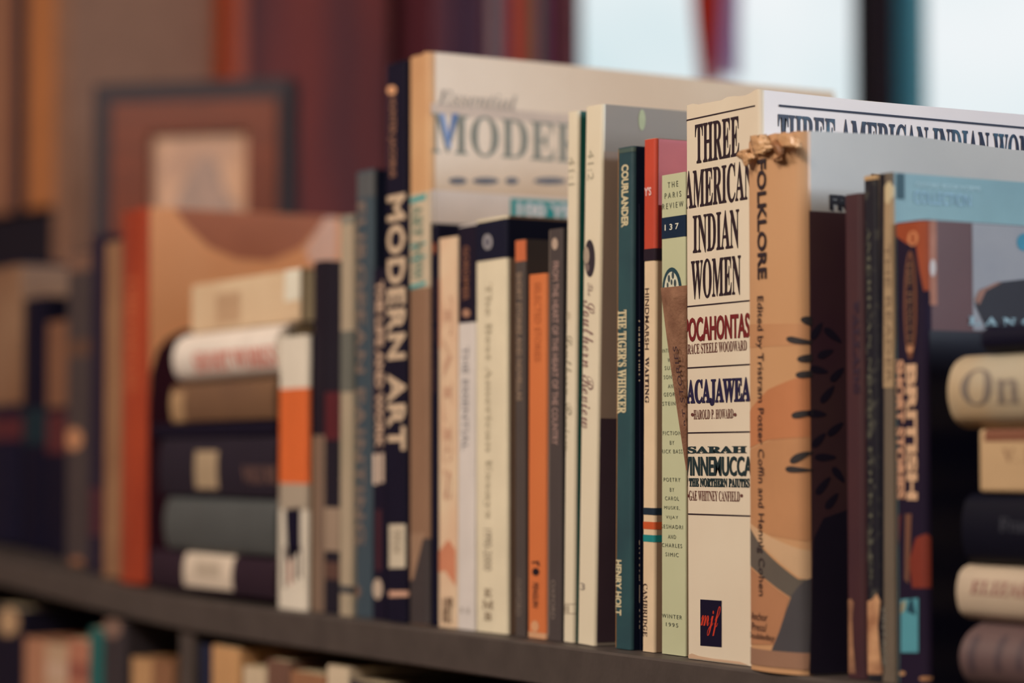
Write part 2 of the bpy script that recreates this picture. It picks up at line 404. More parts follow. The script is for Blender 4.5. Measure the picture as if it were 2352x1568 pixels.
def lrect(b, px0, py0, px1, py1, m, off=.00015):
    p0 = onY(px0, (py0+py1)/2, b.Y-b.b*.6); p1 = onY(px1, (py0+py1)/2, b.Y-b.b*.6); q0 = onY((px0+px1)/2, py0, b.Y-b.b*.6); q1 = onY((px0+px1)/2, py1, b.Y-b.b*.6)
    a, c = q1.z-b.zb, q0.z-b.zb; e, f = b.pr.x-p1.x, b.pr.x-p0.x
    b.poly([(a, e), (c, e), (c, f), (a, f)], m, local=True, off=off)
ST = 'books lying flat beside the orange book'
z = .0030
def stack(items, Y, group):
    global z
    for (nm, lab, l, r_, yt, yb, m, kw, fn) in items:
        b = lying(nm, lab, l, r_, yt, yb, m, Y=Y, z=z, group=group, **kw)
        if fn: fn(b)
        b.finish(); z = b.zb+b.t+.0003
def f6(b): lrect(b, 424, 1268, 536, 1350, pm(216, 190, 162)); lrect(b, 452, 1290, 508, 1325, pm(186, 162, 136), .00025)
def f4(b): lrect(b, 450, 1035, 502, 1122, pm(172, 142, 108)); ltext(b, 'VOLUME', 560, 1070, 640, 1110, ink(120, 84, 70), 'serif')
def f2(b):
    ltext(b, 'SHORT WORKS', 452, 802, 640, 848, ink(198, 84, 62), 'serif', .01)
stack([
    ('hardcover_book', 'dark maroon book with square white label under the flat stack', 342, 633, 1262, 1385, pm(46, 30, 38), dict(hard=True, bulge=.002), f6),
    ('hardcover_book', 'grey green book lying above the one with the white label', 378, 633, 1140, 1262, pm(76, 76, 72), dict(hard=True, bulge=.003, r=.004), None),
    ('hardcover_book', 'dark book with small tan label in the flat stack', 366, 633, 1008, 1136, pm(40, 32, 40), dict(hard=True, bulge=.002), f4),
    ('hardcover_book', 'black thin book lying under the brown one', 352, 633, 975, 1008, pm(18, 14, 30), dict(hard=True), None),
    ('hardcover_book', 'brown book lying below the white one with red letters', 392, 630, 885, 975, pm(98, 68, 50, col2=S(120, 84, 56), scale=9), dict(hard=True, bulge=.002), lambda b: lrect(b, 392, 900, 425, 972, pm(170, 130, 90))),
    ('hardcover_book', 'white book with red letters lying in the flat stack', 400, 634, 768, 882, pm(228, 206, 184), dict(hard=True, bulge=.006, r=.006), f2),
], -.001, ST)
# cream paperback on top of the stack
b = lying('paperback_book', 'cream paperback lying on top of the flat stack', 440, 690, 655, 757, pm(218, 184, 144, col2=S(206, 168, 128), scale=12), Y=.002, z=z, group=ST, hard=False, d=.15, cover=pm(60, 50, 50))
lrect(b, 496, 672, 552, 742, pm(192, 150, 112)); lrect(b, 654, 560, 692, 690, pm(228, 212, 184)); b.finish()

# --- upright again
b = LB('paperback_book', 'white and orange striped paperback at the right of the flat stack', 636, 700, 775, pm(222, 202, 176), pm(34, 28, 38), xt=640, Y=-.004, d=.13, r=.003, yb=1395)
b.band(892, 1110, pm(218, 100, 46), wrap=False); b.band(1110, 1170, pm(168, 146, 122), wrap=False)
b.poly([(655, 1170), (690, 1165), (690, 1265), (660, 1290)], pm(20, 16, 34))
for i, x in enumerate((652, 664, 676, 688)): b.poly([(x, 1255), (x+5, 1255), (x+5, 1350-i*8), (x, 1350-i*8)], pm(70, 52, 50) if i != 1 else pm(176, 90, 70))
b.finish()
b = LB('paperback_book', 'tall dark paperback with striped tan foot beside the orange and white one', 704, 742, 604, pm(34, 26, 34), Y=.0, d=.13, yb=1405)
b.band(1000, 1410, pm(134, 106, 84), wrap=False)
for i, c in enumerate(((120, 92, 78), (146, 112, 84), (108, 82, 70))): b.poly([(708+i*12, 1002), (714+i*12, 1002), (714+i*12, 1400), (708+i*12, 1400)], pm(*c), off=.0003)
b.finish()
b = LB('hardcover_book', 'black hardcover with pale label low on its spine', 744, 776, 604, pm(34, 28, 36), Y=.0, d=.15, hard=True, yb=1410)
b.band(900, 1010, pm(84, 24, 32)); b.band(1165, 1265, pm(156, 128, 104)); b.band(1290, 1330, pm(90, 60, 50)); b.finish()
b = LB('paperback_book', 'narrow greenish cream paperback left of the blue grey book', 779, 806, 497, pm(176, 150, 122, col2=S(160, 140, 112), scale=16), Y=-.002, d=.13, yb=1418)
b.band(497, 515, pm(130, 120, 104)); b.band(760, 900, pm(104, 100, 88)); b.band(1345, 1362, pm(60, 60, 62)); b.finish()
b = LB('hardcover_book', 'blue grey hardcover with faded tan lettering down its spine', 807, 852, 398, pm(60, 72, 78), pm(26, 28, 44), Y=0, d=.18, hard=True, r=.0025, yb=1422)
b.band(398, 455, pm(84, 82, 80), wrap=False)
b.text('EUROPEAN PAINTING', (817, 465, 839, 1250), ink(128, 104, 88), 'D', weight=.02, space=1.1); disc(b, 820, 1358, 9, 14, pm(120, 92, 76)); b.finish()
b = LB('paperback_book', 'black paperback with dense cream lettering left of the tall black book', 855, 884, 618, pm(24, 18, 34), Y=.0, d=.17, yb=1428)
b.poly([(854, 640), (860, 640), (860, 960), (854, 960)], pm(96, 30, 32))
b.text('THE LIFE AND WORK', (864, 645, 881, 1030), ink(196, 158, 128), 'D', weight=.05)
b.poly([(856, 1042), (868, 1042), (868, 1112), (856, 1112)], pm(214, 182, 156)); b.poly([(872, 1040), (882, 1040), (882, 1108), (872, 1108)], pm(196, 166, 142))
b.poly([(864, 1170), (876, 1170), (876, 1310), (864, 1310)], pm(66, 28, 38)); disc(b, 868, 1352, 11, 24, pm(190, 162, 136)); b.finish()
b = LB('hardcover_book', 'tall black MODERN ART hardcover with big cream letters', 886, 932, 152, pm(22, 18, 34), xt=885, Y=-.003, d=.215, hard=True, yb=1432, r=.002)
b.text('MODERN ART', (890, 448, 930, 1035), ink(206, 172, 138), 'D', weight=.035, space=1.12)
disc(b, 900, 208, 11, 11, ink(214, 150, 104))
b.text('HUNTER JACOBUS', (893, 225, 909, 408), ink(158, 108, 80), 'D', weight=.02)
b.poly([(894, 1205), (930, 1205), (930, 1305), (894, 1305)], pm(204, 182, 152)); b.text('709.04', (902, 1215, 922, 1270), ink(150, 128, 104), 'D', off=.0003)
b.poly([(894, 1358), (934, 1358), (934, 1371), (894, 1371)], pm(210, 156, 126)); b.finish()

EC = mat('cream_jacket', S(226, 194, 160, (.9, .82, .72)), S(214, 178, 142, (.9, .82, .72)), scale=9, rough=.35, coat=.25)
b = LB('hardcover_book', 'big cream Essential MODERN art book with dark lower cover', 936, 984, 134, pm(206, 156, 108, col2=S(190, 134, 90), scale=14), EC, xt=937, Y=-.002, d=.26, hard=True, r=.004, yb=1437, jag=.0012)
b.band(660, 1236, pm(140, 102, 76), wrap=False); b.band(1236, 1440, pm(64, 54, 52), wrap=False)
b.poly([(936, 1225), (978, 1225), (972, 1240), (950, 1330), (936, 1340)], pm(156, 118, 90), off=.0002)
b.band(444, 662, pm(196, 170, 138), wrap=False, off=.0002)
TEAL = ink(40, 150, 144)
for y, dy in ((452, 12), (562, 5), (592, 5), (652, 9)): b.poly([(944, y+4), (978, y-6), (978, y+dy-6), (944, y+dy+4)], TEAL, off=.0003)
b.text('ART NOW', (948, 470, 972, 645), ink(120, 130, 108), 'D', 'serif', weight=.03, off=.0003)
def crect(b, x0, y0, x1, y1, m, off=.00012):
    a = b.K(x0, y0); c = b.K(x0, y1); e = b.K(x1, y0)
    b.poly([(a[0], c[1]), (e[0], c[1]), (e[0], a[1]), (a[0], a[1])], m, 'C', off, local=True)
crect(b, 985, 512, 1700, 1490, mat('dark_jacket', S(16, 16, 36), rough=.3)); crect(b, 985, 436, 1700, 512, mat('white_band', S(228, 208, 198, (.9, .84, .8)), rough=.4))
b.text('Essential', (1004, 205, 1186, 240), ink(168, 142, 120), 'H', 'italic', 'C', off=.0003)
crect(b, 975, 236, 1700, 262, mat('darker_cream_band', S(204, 172, 146, (.9, .82, .72)), rough=.4))  # slightly darker cream band across the cover
b.text('MODERN', (990, 258, 1400, 352), ink(136, 126, 106), 'H', 'serif', 'C', off=.0003)
b.poly([(1008, 262), (1020, 262), (1036, 340), (1026, 340)], ink(136, 150, 180), 'C', .0004); b.poly([(1038, 262), (1052, 262), (1034, 325), (1028, 325)], ink(84, 112, 152), 'C', .0004)
for x0, x1 in ((1030, 1072), (1085, 1145), (1160, 1190), (1225, 1300), (1330, 1400)): disc(b, (x0+x1)/2, 416, (x1-x0)/2, 8, ink(110, 104, 106), 16, 'C', .0003)
crect(b, 1172, 456, 1420, 505, TEAL, .0003); b.text('100 YEARS', (1186, 464, 1400, 498), ink(226, 214, 210), 'H', 'sans', 'C', weight=.06, off=.0005)
b.finish()

b = LB('paperback_book', 'narrow navy paperback with small orange tip and dim red letters', 986, 1003, 520, pm(20, 18, 36), Y=.0, d=.13, yb=1440, r=.0008)
disc(b, 992, 570, 8, 16, pm(196, 112, 70)); b.text('POEMS SELECTED', (987, 640, 998, 905), ink(104, 66, 56), 'D'); b.finish()
b = LB('paperback_book', 'salmon and cream mottled paperback left of the black and white one', 1006, 1048, 549, pm(214, 168, 132, col2=S(222, 190, 152), scale=22), xt=1007, Y=0, d=.13, yb=1445, r=.0015)
b.poly([(1006, 1270), (1030, 1238), (1046, 1262), (1046, 1345), (1022, 1310), (1006, 1315)], pm(206, 128, 92))
b.poly([(1006, 640), (1012, 640), (1012, 800), (1006, 800)], pm(212, 142, 104)); b.text('TALES', (1018, 680, 1038, 1150), ink(198, 150, 118), 'D', 'serif'); b.text('&8T', (1016, 1370, 1040, 1432), ink(130, 100, 76), 'H', 'serif', weight=.03); b.finish()
b = LB('paperback_book', 'white paperback with black head and tiny orange letters', 1050, 1089, 520, pm(216, 198, 182), pm(206, 186, 164), xt=1053, Y=0, d=.13, yb=1450, r=.0012)
b.band(520, 741, pm(30, 22, 36), wrap=False); b.text('GORDIMER', (1064, 565, 1078, 690), ink(132, 84, 60), 'D', weight=.02, off=.0003); disc(b, 1072, 719, 9, 10, ink(170, 120, 92), off=.0003)
b.text('THE ESSENTIAL', (1062, 795, 1076, 1035), ink(142, 132, 128), 'D', weight=.01); b.text('II', (1058, 1395, 1078, 1408), ink(176, 160, 146)); b.finish()
b = LB('paperback_book', 'thick cream paperback with navy head and small oval emblem', 1092, 1164, 507, pm(226, 204, 168), pm(130, 98, 76), xt=1092, Y=0, d=.135, yb=1455, r=.0018)
b.band(507, 597, pm(24, 24, 40)); disc(b, 1121, 556, 11, 18, ink(150, 140, 136), off=.0003); disc(b, 1121, 556, 5, 10, ink(90, 84, 92), off=.0005)
b.text('The Best American Essays', (1112, 650, 1130, 1190), ink(176, 156, 124), 'D', 'serif'); b.text('1990-2000', (1112, 1215, 1130, 1310), ink(140, 120, 96), 'D', 'serif')
b.text('E\nM\nB', (1108, 1352, 1134, 1425), ink(150, 126, 98), 'H', 'serif', weight=.02); b.finish()
b = LB('paperback_book', 'grey brown paperback with orange tip right of the thick cream one', 1183, 1206, 552, pm(78, 66, 60), pm(70, 58, 54), Y=0.0, d=.13, yb=1462, r=.001)
b.band(552, 600, pm(204, 104, 62), wrap=False); b.text('SHORT STORIES AND NOVELLAS', (1187, 625, 1199, 920), ink(146, 118, 94), 'D', weight=.03); b.text('OXFORD', (1186, 1328, 1198, 1414), ink(128, 108, 92), 'D'); b.finish()
b = LB('paperback_book', 'short bright orange paperback with a small black emblem', 1211, 1252, 632, pm(212, 118, 64, col2=S(200, 102, 54), scale=10, stretch=(1, 1, .4)), xt=1213, Y=-.001, d=.125, yb=1464, r=.0018)
b.text('SELECTED STORIES', (1228, 648, 1242, 830), ink(180, 92, 50), 'D'); disc(b, 1231, 1313, 8, 9, ink(24, 14, 24)); b.poly([(1222, 1290), (1238, 1288), (1240, 1300), (1236, 1300), (1234, 1293), (1222, 1294)], ink(40, 20, 24))
b.text('PENGUIN', (1224, 1338, 1237, 1395), ink(90, 48, 36), 'D', weight=.02); disc(b, 1229, 1438, 9, 13, ink(214, 150, 104)); b.band(1452, 1470, pm(206, 150, 108)); b.finish()
b = LB('paperback_book', 'dark brown paperback with pinkish letters left of the cream journals', 1256, 1287, 528, pm(74, 62, 58), pm(40, 36, 40), xt=1260, Y=-.001, d=.125, yb=1468, r=.0012)
b.poly([(1256, 530), (1264, 530), (1262, 1460), (1254, 1460)], pm(124, 106, 92))
b.text('FROM THE HEART OF THE HEART OF THE COUNTRY', (1269, 600, 1283, 1022), ink(156, 122, 108), 'D', weight=.03); disc(b, 1275, 560, 7, 14, ink(180, 150, 126)); b.text('OXFORD', (1266, 1332, 1276, 1422), ink(132, 112, 98), 'D'); b.finish()

G_SR = 'matching cream literary journals side by side'
SRC = pm(224, 204, 172, col2=S(218, 196, 162), scale=9, rough=.35, coat=.2)
b = LB('journal', 'slimmer left one of the two cream Southern Review journals', 1283, 1315, 259, SRC, pm(20, 84, 70), xt=1303, Y=0, d=.165, yb=1470, r=.0018, cat='journal')
b.text('41:1', (1306, 360, 1320, 425), ink(176, 160, 132), 'D', 'italic'); b.text('The', (1298, 712, 1310, 745), ink(176, 156, 128), 'D', 'script')
b.text('Southern Review', (1294, 765, 1314, 1035), ink(152, 136, 110), 'D', 'script')
for y in (1386, 1408): b.poly([(1286, y), (1316, y), (1316, y+2), (1286, y+2)], ink(170, 150, 124))
b.text('H', (1296, 1390, 1308, 1406), ink(160, 140, 116), 'H', 'serif'); b.finish(); SR1 = b
b = LB('journal', 'cream Southern Review journal with black oval portrait and grey cover', 1325, 1364, 247, SRC, pm(140, 126, 112, col2=S(150, 130, 110), scale=12), xt=1344, Y=-.002, d=.165, yb=1470, r=.0018, cat='journal')
b.text('41:2', (1350, 345, 1364, 415), ink(176, 160, 132), 'D', 'italic')
disc(b, 1355, 594, 12, 43, ink(48, 38, 44)); disc(b, 1348, 588, 7, 20, ink(170, 146, 122), off=.0003); disc(b, 1350, 615, 5, 10, ink(120, 100, 90), off=.0003)
b.text('The', (1350, 650, 1362, 680), ink(150, 124, 108), 'D', 'script'); b.text('Southern Review', (1338, 690, 1364, 985), ink(134, 98, 88), 'D', 'script')
b.text('3', (1333, 1340, 1344, 1356), ink(130, 112, 100), 'H', 'italic')
crect(b, 1366, 960, 1600, 1475, mat('dark_photo', S(76, 56, 60), rough=.4), .0002); crect(b, 1366, 345, 1600, 960, mat('brown_photo', S(150, 120, 100), S(162, 132, 108), scale=14, rough=.4), .0002)
disc(b, 1474, 275, 8, 24, ink(180, 176, 130), 16, 'C', .0003); b.finish()

b = LB('hardcover_book', 'dark green COURLANDER book, The Tiger Whisker, with cream letters', 1411, 1448, 342, pm(44, 76, 76, col2=S(36, 62, 66), scale=30, bump=.2), pm(18, 22, 38), xt=1417, Y=-.001, d=.15, hard=True, r=.0018, yb=1480)
b.poly([(.0000, .0004), (.0017, .0004), (.0017, b.h-.0004), (0, b.h-.0004)], pm(170, 120, 72), local=True)
CR = ink(212, 190, 146)
b.text('COURLANDER', (1428, 378, 1444, 522), CR, 'D', weight=.035); b.text("THE TIGER'S WHISKER", (1419, 712, 1440, 950), CR, 'D', 'serif', weight=.02); b.text('HENRY HOLT', (1413, 1286, 1428, 1413), CR, 'D', weight=.035)
b.band(342, 352, pm(70, 84, 74), wrap=False); b.finish()
b = LB('journal', 'thin black journal with pale season lettering between green and red books', 1454, 1471, 470, pm(20, 20, 36), Y=.002, d=.15, yb=1484, r=.0008, cat='journal')
b.text('FALL/WINTER 2005', (1462, 1240, 1470, 1444), ink(206, 180, 146), 'D', weight=.03); b.text('GRAND STREET', (1464, 735, 1471, 880), ink(186, 160, 128), 'D', weight=.02); b.finish()
PINK = mat('pink_to_red_cover', S(226, 128, 150, (.62, .6, .6)), rough=.35, coat=.2)
b = LB('paperback_book', 'red and cream HINDMARSH WAITING paperback with three coloured bands', 1474, 1501, 322, pm(222, 188, 148), pm(158, 124, 96), xt=1479, Y=0, d=.13, yb=1487, r=.0015)
b.band(318, 572, pm(190, 66, 44), wrap=False); crect(b, 1503, 300, 1640, 470, PINK, .0002); crect(b, 1503, 470, 1640, 572, mat('dark_red_cover', S(120, 30, 36), rough=.4), .0002)
b.band(572, 599, pm(40, 28, 36), off=.0003)
b.text("Y'S", (1481, 430, 1497, 450), ink(226, 180, 168), 'H', weight=.03, off=.0003)
b.text('HINDMARSH', (1482, 662, 1491, 803), ink(84, 60, 50), 'D', weight=.01); b.text('WAITING', (1482, 820, 1491, 926), ink(60, 42, 42), 'D', 'serif', weight=.01)
b.text('CAMBRIDGE', (1478, 1340, 1487, 1462), ink(76, 56, 48), 'D', 'serif')
for y0, y1, c in ((1166, 1182, (34, 44, 54)), (1198, 1215, (196, 82, 40)), (1228, 1244, (24, 124, 118))): b.band(y0, y1, pm(*c))
b.finish()

PG = pm(192, 186, 146, col2=S(182, 176, 134), scale=10, rough=.4)
b = LB('journal', 'pale green Paris Review issue 137 with navy band and oval emblem', 1519, 1574, 404, PG, pm(160, 140, 104), xt=1519, Y=0, d=.135, yb=1494, r=.0008, cat='journal')
gi = ink(96, 96, 76)
for t_, y in (('THE', 417), ('PARIS', 441), ('REVIEW', 465)):
    wd = {3: 24, 5: 38, 6: 48}[len(t_)]; b.text(t_, (1546-wd/2, y, 1546+wd/2, y+13), gi, space=1.6)
b.band(497, 546, pm(26, 40, 58), wrap=False); b.text('137', (1528, 514, 1560, 528), ink(226, 214, 186), space=1.6, off=.0003, weight=.015)
disc(b, 1544, 665, 22, 51, ink(28, 60, 66)); disc(b, 1544, 668, 17, 44, ink(206, 196, 164), off=.0003)
for x, y, rr, c in ((1538, 640, 4, 0), (1547, 632, 4, 0), (1535, 655, 3, 1), (1552, 650, 4, 1), (1544, 648, 3, 0)): disc(b, x, y, rr*.7, rr*2.2, ink(60, 70, 70), 10, off=.0004)
lines = [('INTERVIEWS', 800, 44), ('WITH', 822, 20), ('SUSAN', 840, 34), ('SONTAG', 861, 38), ('AND', 882, 18), ('GEORGE', 901, 38), ('STEINER', 922, 44),
         ('FICTION', 990, 42), ('BY', 1012, 10), ('RICK BASS', 1032, 48), ('POETRY', 1097, 38), ('BY', 1120, 10), ('CAROL', 1140, 32), ('MUSKE,', 1162, 36), ('VIJAY', 1184, 28), ('SESHADRI', 1205, 50), ('AND', 1228, 18), ('CHARLES', 1248, 46), ('SIMIC', 1269, 30),
         ('WINTER', 1411, 46), ('1995', 1430, 28)]
for t_, y, wd in lines: b.text(t_, (1544-wd/2, y, 1544+wd/2, y+9), gi, space=1.3)
b.finish(); PARIS = b

# brown cloth book squeezed against the white one, its torn spine cloth folded out over the pale green journal
CLOTH = mat('brown_book_cloth', S(134, 92, 66), S(112, 72, 50), scale=120, rough=.85, bump=.5)
T3X = onY(1577, 1508, -.005).x
tX0 = PARIS.X0+PARIS.t+.0003
bb = empty('hardcover_book', (tX0, .004, .0004)); tag(bb, 'slim brown cloth book with torn SHORT STORIES spine flap beside the white book', 'book', ROW)
sbT = T3X-tX0-.0006
hT = onY(1560, 655, 0).z
boxmesh('cover', (.0018, 0, 0), (max(sbT, .003), .125, hT-.003), CLOTH, bb)
fl = [(1517, 661), (1576, 652), (1576, 1075), (1566, 1010), (1556, 950), (1546, 880), (1534, 780), (1523, 700)]
n = 14; vs = []; fs = []
for i in range(n+1):
    y = 655+(1080-655)*i/n
    k = (y-655)/425; xl_ = 1517+59*(k**1.12); 
    for j in range(7):
        q = j/6; px = xl_+(1576.5-xl_)*q; py = y+(1-q)*(6 if i == 0 else 0)
        p = onY(px, py, -.0022-.0022*math.sin(q*math.pi)*(1-k)); p.x = min(p.x, T3X-.0003)
        vs.append(p-Vector((tX0, .004, .0004)))
m0 = len(vs); vs += [v+Vector((0, .0012, 0)) for v in vs]
for i in range(n):
    for j in range(6):
        a = i*7+j; fs.append((a, a+7, a+8, a+1)); fs.append((a+m0, a+1+m0, a+8+m0, a+7+m0))
for i in range(n):
    for a in (i*7, i*7+6): fs.append((a, a+7, a+7+m0, a+m0))
for j in range(6): fs.append((j, j+1, j+1+m0, j+m0)); a = n*7+j; fs.append((a, a+1, a+1+m0, a+m0))
fo = mesh('spine_flap', vs, fs, CLOTH, parent=bb, smooth=True)
tv, tf = text2d('SHORT STORIES', 'sans', .01, 1.15); qs = []
for u, v in tv:       # reads upwards along the slanted edge of the cloth
    py = 1050-(1050-795)*u; k = (py-655)/425; cxp = 1517+59*(k**1.12)+12
    q = min(max((cxp+16*(v-.5)*-1*-1-0-(1517+59*(k**1.12)))/max(8, 59*(1-k**1.12)), 0), 1)
    px = cxp+10*(.5-v)+4
    p = onY(px, py, -.0050); p.x = min(p.x, T3X-.0004); qs.append(p-Vector((tX0, .004, .0004)))
mesh('lettering', qs, tf, ink(60, 36, 36), parent=fo)

# the white THREE AMERICAN INDIAN WOMEN book
WHT = pm(218, 196, 166, col2=S(212, 188, 158), scale=14, rough=.42, coat=.15)
WC = mat('white_cover', S(214, 212, 216, (.78, .80, .80)), S(204, 202, 208, (.78, .80, .80)), scale=10, rough=.3, coat=.3)
b = LB('paperback_book', 'thick white THREE AMERICAN INDIAN WOMEN book', 1577, 1722, 243, WHT, WC, Y=-.005, d=.16, yb=1508, r=.0022, jag=.0014)
T3 = b
b.X0 = T3X; b.M = Matrix.Translation((T3X, -.005, b.z0)); b.t = onY(1745, 215, -.005).x-b.X0; PREV[-1] = (b.X0+b.t, 0)
b.V, b.F, b.I, b.mats = [], [], [], []; b.xs = [b.r*(1-math.cos(i/5*math.pi/2)) for i in range(6)]+[b.r+(b.t-2*b.r)*i/12 for i in range(1, 12)]+[b.t-b.r*(1-math.cos(i/5*math.pi/2)) for i in range(5, -1, -1)]
b.shell(WHT, WC)
BK, RD, GN, BN, NV = ink(36, 16, 26), ink(112, 24, 26), ink(22, 42, 44), ink(96, 48, 40), ink(28, 22, 56)
def rule(y_, yr=None, xe=1735, w_=3.2, m=BK):
    z_ = b.L(1579, y_)[1]; x1 = min(b.L(xe, y_)[0], b.t-.002); hw = w_/2*b.dpx
    b.poly([(.0003, z_-hw), (x1, z_-hw), (x1, z_+hw), (.0003, z_+hw)], m, local=True)
b.dpx = 1.03/FPX
def tline(t_, xa, xb, ya, yb_, m, style='serif', weight=0, space=1.0, fat=0.0):
    """ya, yb_: top and foot where the line starts at the left"""
    za, zb_ = b.L(xa, ya)[1], b.L(xa, yb_)[1]; x0 = b.L(xa, (ya+yb_)/2)[0]; x1 = b.L(xb, (ya+yb_)/2)[0]
    b.text(t_, (x0, x1, zb_, za), m, 'H', style, local=True, weight=weight, space=space, fat=fat*b.dpx)
rule(276); tline('THREE', 1597, 1698, 287, 376, BK, weight=.006, fat=.35); tline('AMERICAN', 1573, 1731, 394, 482, BK, weight=.006, fat=.35)
tline('INDIAN', 1592, 1698, 494, 583, BK, weight=.006, fat=.35); tline('WOMEN', 1588, 1702, 598, 688, BK, weight=.006, fat=.35); rule(704)
tline('POCAHONTAS', 1572, 1722, 731, 786, RD, 'sans', .02, fat=1.2); tline('GRACE STEELE WOODWARD', 1573, 1716, 791, 814, BN, 'serif', .0)
rule(845); tline('SACAJAWEA', 1565, 1724, 873, 934, NV, 'serif', .02, fat=1.0); tline('HAROLD P. HOWARD', 1594, 1685, 941, 963, BN, 'serif', 0); 
for x in (1591, 1689): disc(b, x, 952, 3.5, 4, BN)
rule(994); tline('SARAH', 1579, 1715, 1025, 1041, GN, 'serif', .022, fat=1.4); tline('WINNEMUCCA', 1560, 1728, 1048, 1092, GN, 'sans', .02, fat=1.3)
tline('OF THE NORTHERN PAIUTES', 1566, 1722, 1097, 1117, GN, 'serif', .022, fat=.7); tline('GAE WHITNEY CANFIELD', 1583, 1700, 1126, 1149, BN, 'serif', 0)
for x in (1580, 1704): disc(b, x, 1138, 3, 4, BN)
rule(1180)
b.poly([(1609, 1376), (1658, 1379), (1658, 1486), (1609, 1482)], pm(22, 16, 36)); tline('mjf', 1610, 1656, 1388, 1458, ink(190, 50, 26), 'script', .0); 
# chipped foot and head
b.poly([(1577, 1505), (1590, 1500), (1606, 1506), (1640, 1512), (1700, 1519), (1720, 1530), (1577, 1520)], pm(196, 156, 122), off=.0002)
crect(b, 1788, 240, 2380, 245, ink(40, 44, 60), .0003)
b.text('THREE AMERICAN INDIAN WOMEN', (1786, 260, 2420, 350), mat('blue_black_foil', S(24, 32, 54), S(56, 92, 108), scale=90, lo=.3, hi=.5, rough=.3), 'H', 'serif', 'C', weight=.012, off=.0003)
b.finish()

# FOLKLORE, in a torn clear wrapper
FS = pm(192, 138, 92, col2=S(198, 146, 102), scale=8, rough=.38, coat=.35)
FC = mat('grey_jacket_cover', S(176, 178, 180, (.72, .75, .78)), S(160, 164, 168, (.72, .75, .78)), scale=9, rough=.25, coat=.6)
Y4 = -.0115
b = LB('hardcover_book', 'worn tan FOLKLORE hardcover in a torn clear wrapper', 1711, 1850, 322, FS, FC, Y=-.0125, d=.165, hard=True, bulge=.003, r=.004, yb=1528, jag=.003)
FOLK = b
sh = b.X0
b.X0 = T3.X0+T3.t+.0008; b.t = onY(1850, 1500, b.Y).x-b.X0; PREV[-1] = (b.X0+b.t, 0)
b.M = Matrix.Translation((b.X0, b.Y, b.z0)); b.V, b.F, b.I, b.mats = [], [], [], []
b.xs = [b.r*(1-math.cos(i/5*math.pi/2)) for i in range(6)]+[b.r+(b.t-2*b.r)*i/12 for i in range(1, 12)]+[b.t-b.r*(1-math.cos(i/5*math.pi/2)) for i in range(5, -1, -1)]
b.shell(FS, FC)
OR1, OR2, GB = pm(190, 118, 74, coat=.3), pm(204, 160, 118, coat=.3), pm(96, 84, 72, coat=.3)
b.poly([(1700, 960), (1770, 895), (1872, 845), (1872, 1000), (1770, 1010), (1700, 1035)], OR1); b.poly([(1700, 1040), (1780, 1010), (1872, 1000), (1872, 1250), (1780, 1230), (1705, 1200)], pm(186, 128, 84, coat=.3))
b.poly([(1700, 1190), (1780, 1235), (1872, 1280), (1872, 1345), (1835, 1330), (1775, 1270), (1700, 1205)], OR2, off=.00014)
b.poly([(1700, 1195), (1720, 1212), (1760, 1262), (1830, 1330), (1872, 1335), (1872, 1400), (1815, 1370), (1760, 1325), (1700, 1285)], GB, off=.0002)
b.poly([(1700, 1290), (1760, 1328), (1814, 1372), (1790, 1480), (1700, 1480)], pm(176, 118, 80, coat=.3), off=.00016)
b.poly([(1818, 1368), (1872, 1270), (1872, 1500), (1775, 1502), (1795, 1450)], pm(72, 66, 66, coat=.3), off=.00022)
b.poly([(1700, 745), (1872, 742), (1872, 790), (1700, 800)], pm(190, 132, 88, coat=.3), off=.0001)
BKF = ink(44, 30, 34)
b.text('FOLKLORE', (1744, 366, 1767, 641), BKF, 'D', weight=.03, off=.0004)
b.text('Edited by Tristram Potter Coffin and Hennig Cohen', (1741, 680, 1761, 1368), BKF, 'D', off=.0004, weight=.004)
for t_, y, x0, x1 in (('Anchor', 1406, 1724, 1770), ('Press/', 1430, 1726, 1768), ('Doubleday', 1454, 1716, 1786)): b.text(t_, (x0, y, x1, y+18), BKF, off=.0004)
b.band(1492, 1530, pm(150, 108, 82, coat=.6), off=.0003, wrap=False)
LEAF = ink(46, 40, 40)
def leaf(bk, px, py, ang, L_, W_, m, face, off=.0003):
    c_, s_ = math.cos(ang), math.sin(ang); pts = []
    for i in range(16):
        a = i/16*2*math.pi; u = math.cos(a)*L_/2; v = math.sin(a)*W_/2*(1-.35*math.cos(a)); pts.append((px+u*c_-v*s_, py+u*s_+v*c_))
    bk.poly(pts, m, face, off)
for x, y, a, l in ((1826, 782, .3, 36), (1838, 820, -.8, 26), (1832, 950, -.5, 30), (1828, 1050, -.9, 34), (1824, 1078, .1, 34), (1840, 740, 1.2, 30), (1836, 858, -.6, 24)): leaf(b, x, y, a, l, 14, LEAF, 'S', .0004)
DC = mat('dark_jacket_print', S(58, 42, 44, (.5, .5, .5)), S(50, 32, 44, (.5, .5, .5)), scale=12, rough=.3, coat=.4)
DN = mat('navy_jacket_print', S(26, 24, 38, (.5, .5, .5)), rough=.3, coat=.4)
crect(b, 1858, 484, 2400, 1700, DC, .0002)
b.text('FOLKLORE', (2000, 398, 2330, 438), ink(34, 28, 38), 'H', 'sans', 'C', weight=.05, off=.0004); b.text('FROM THE WORKING FOLK', (1904, 446, 2400, 482), ink(24, 18, 28), 'H', 'sans', 'C', weight=.05, off=.0004)
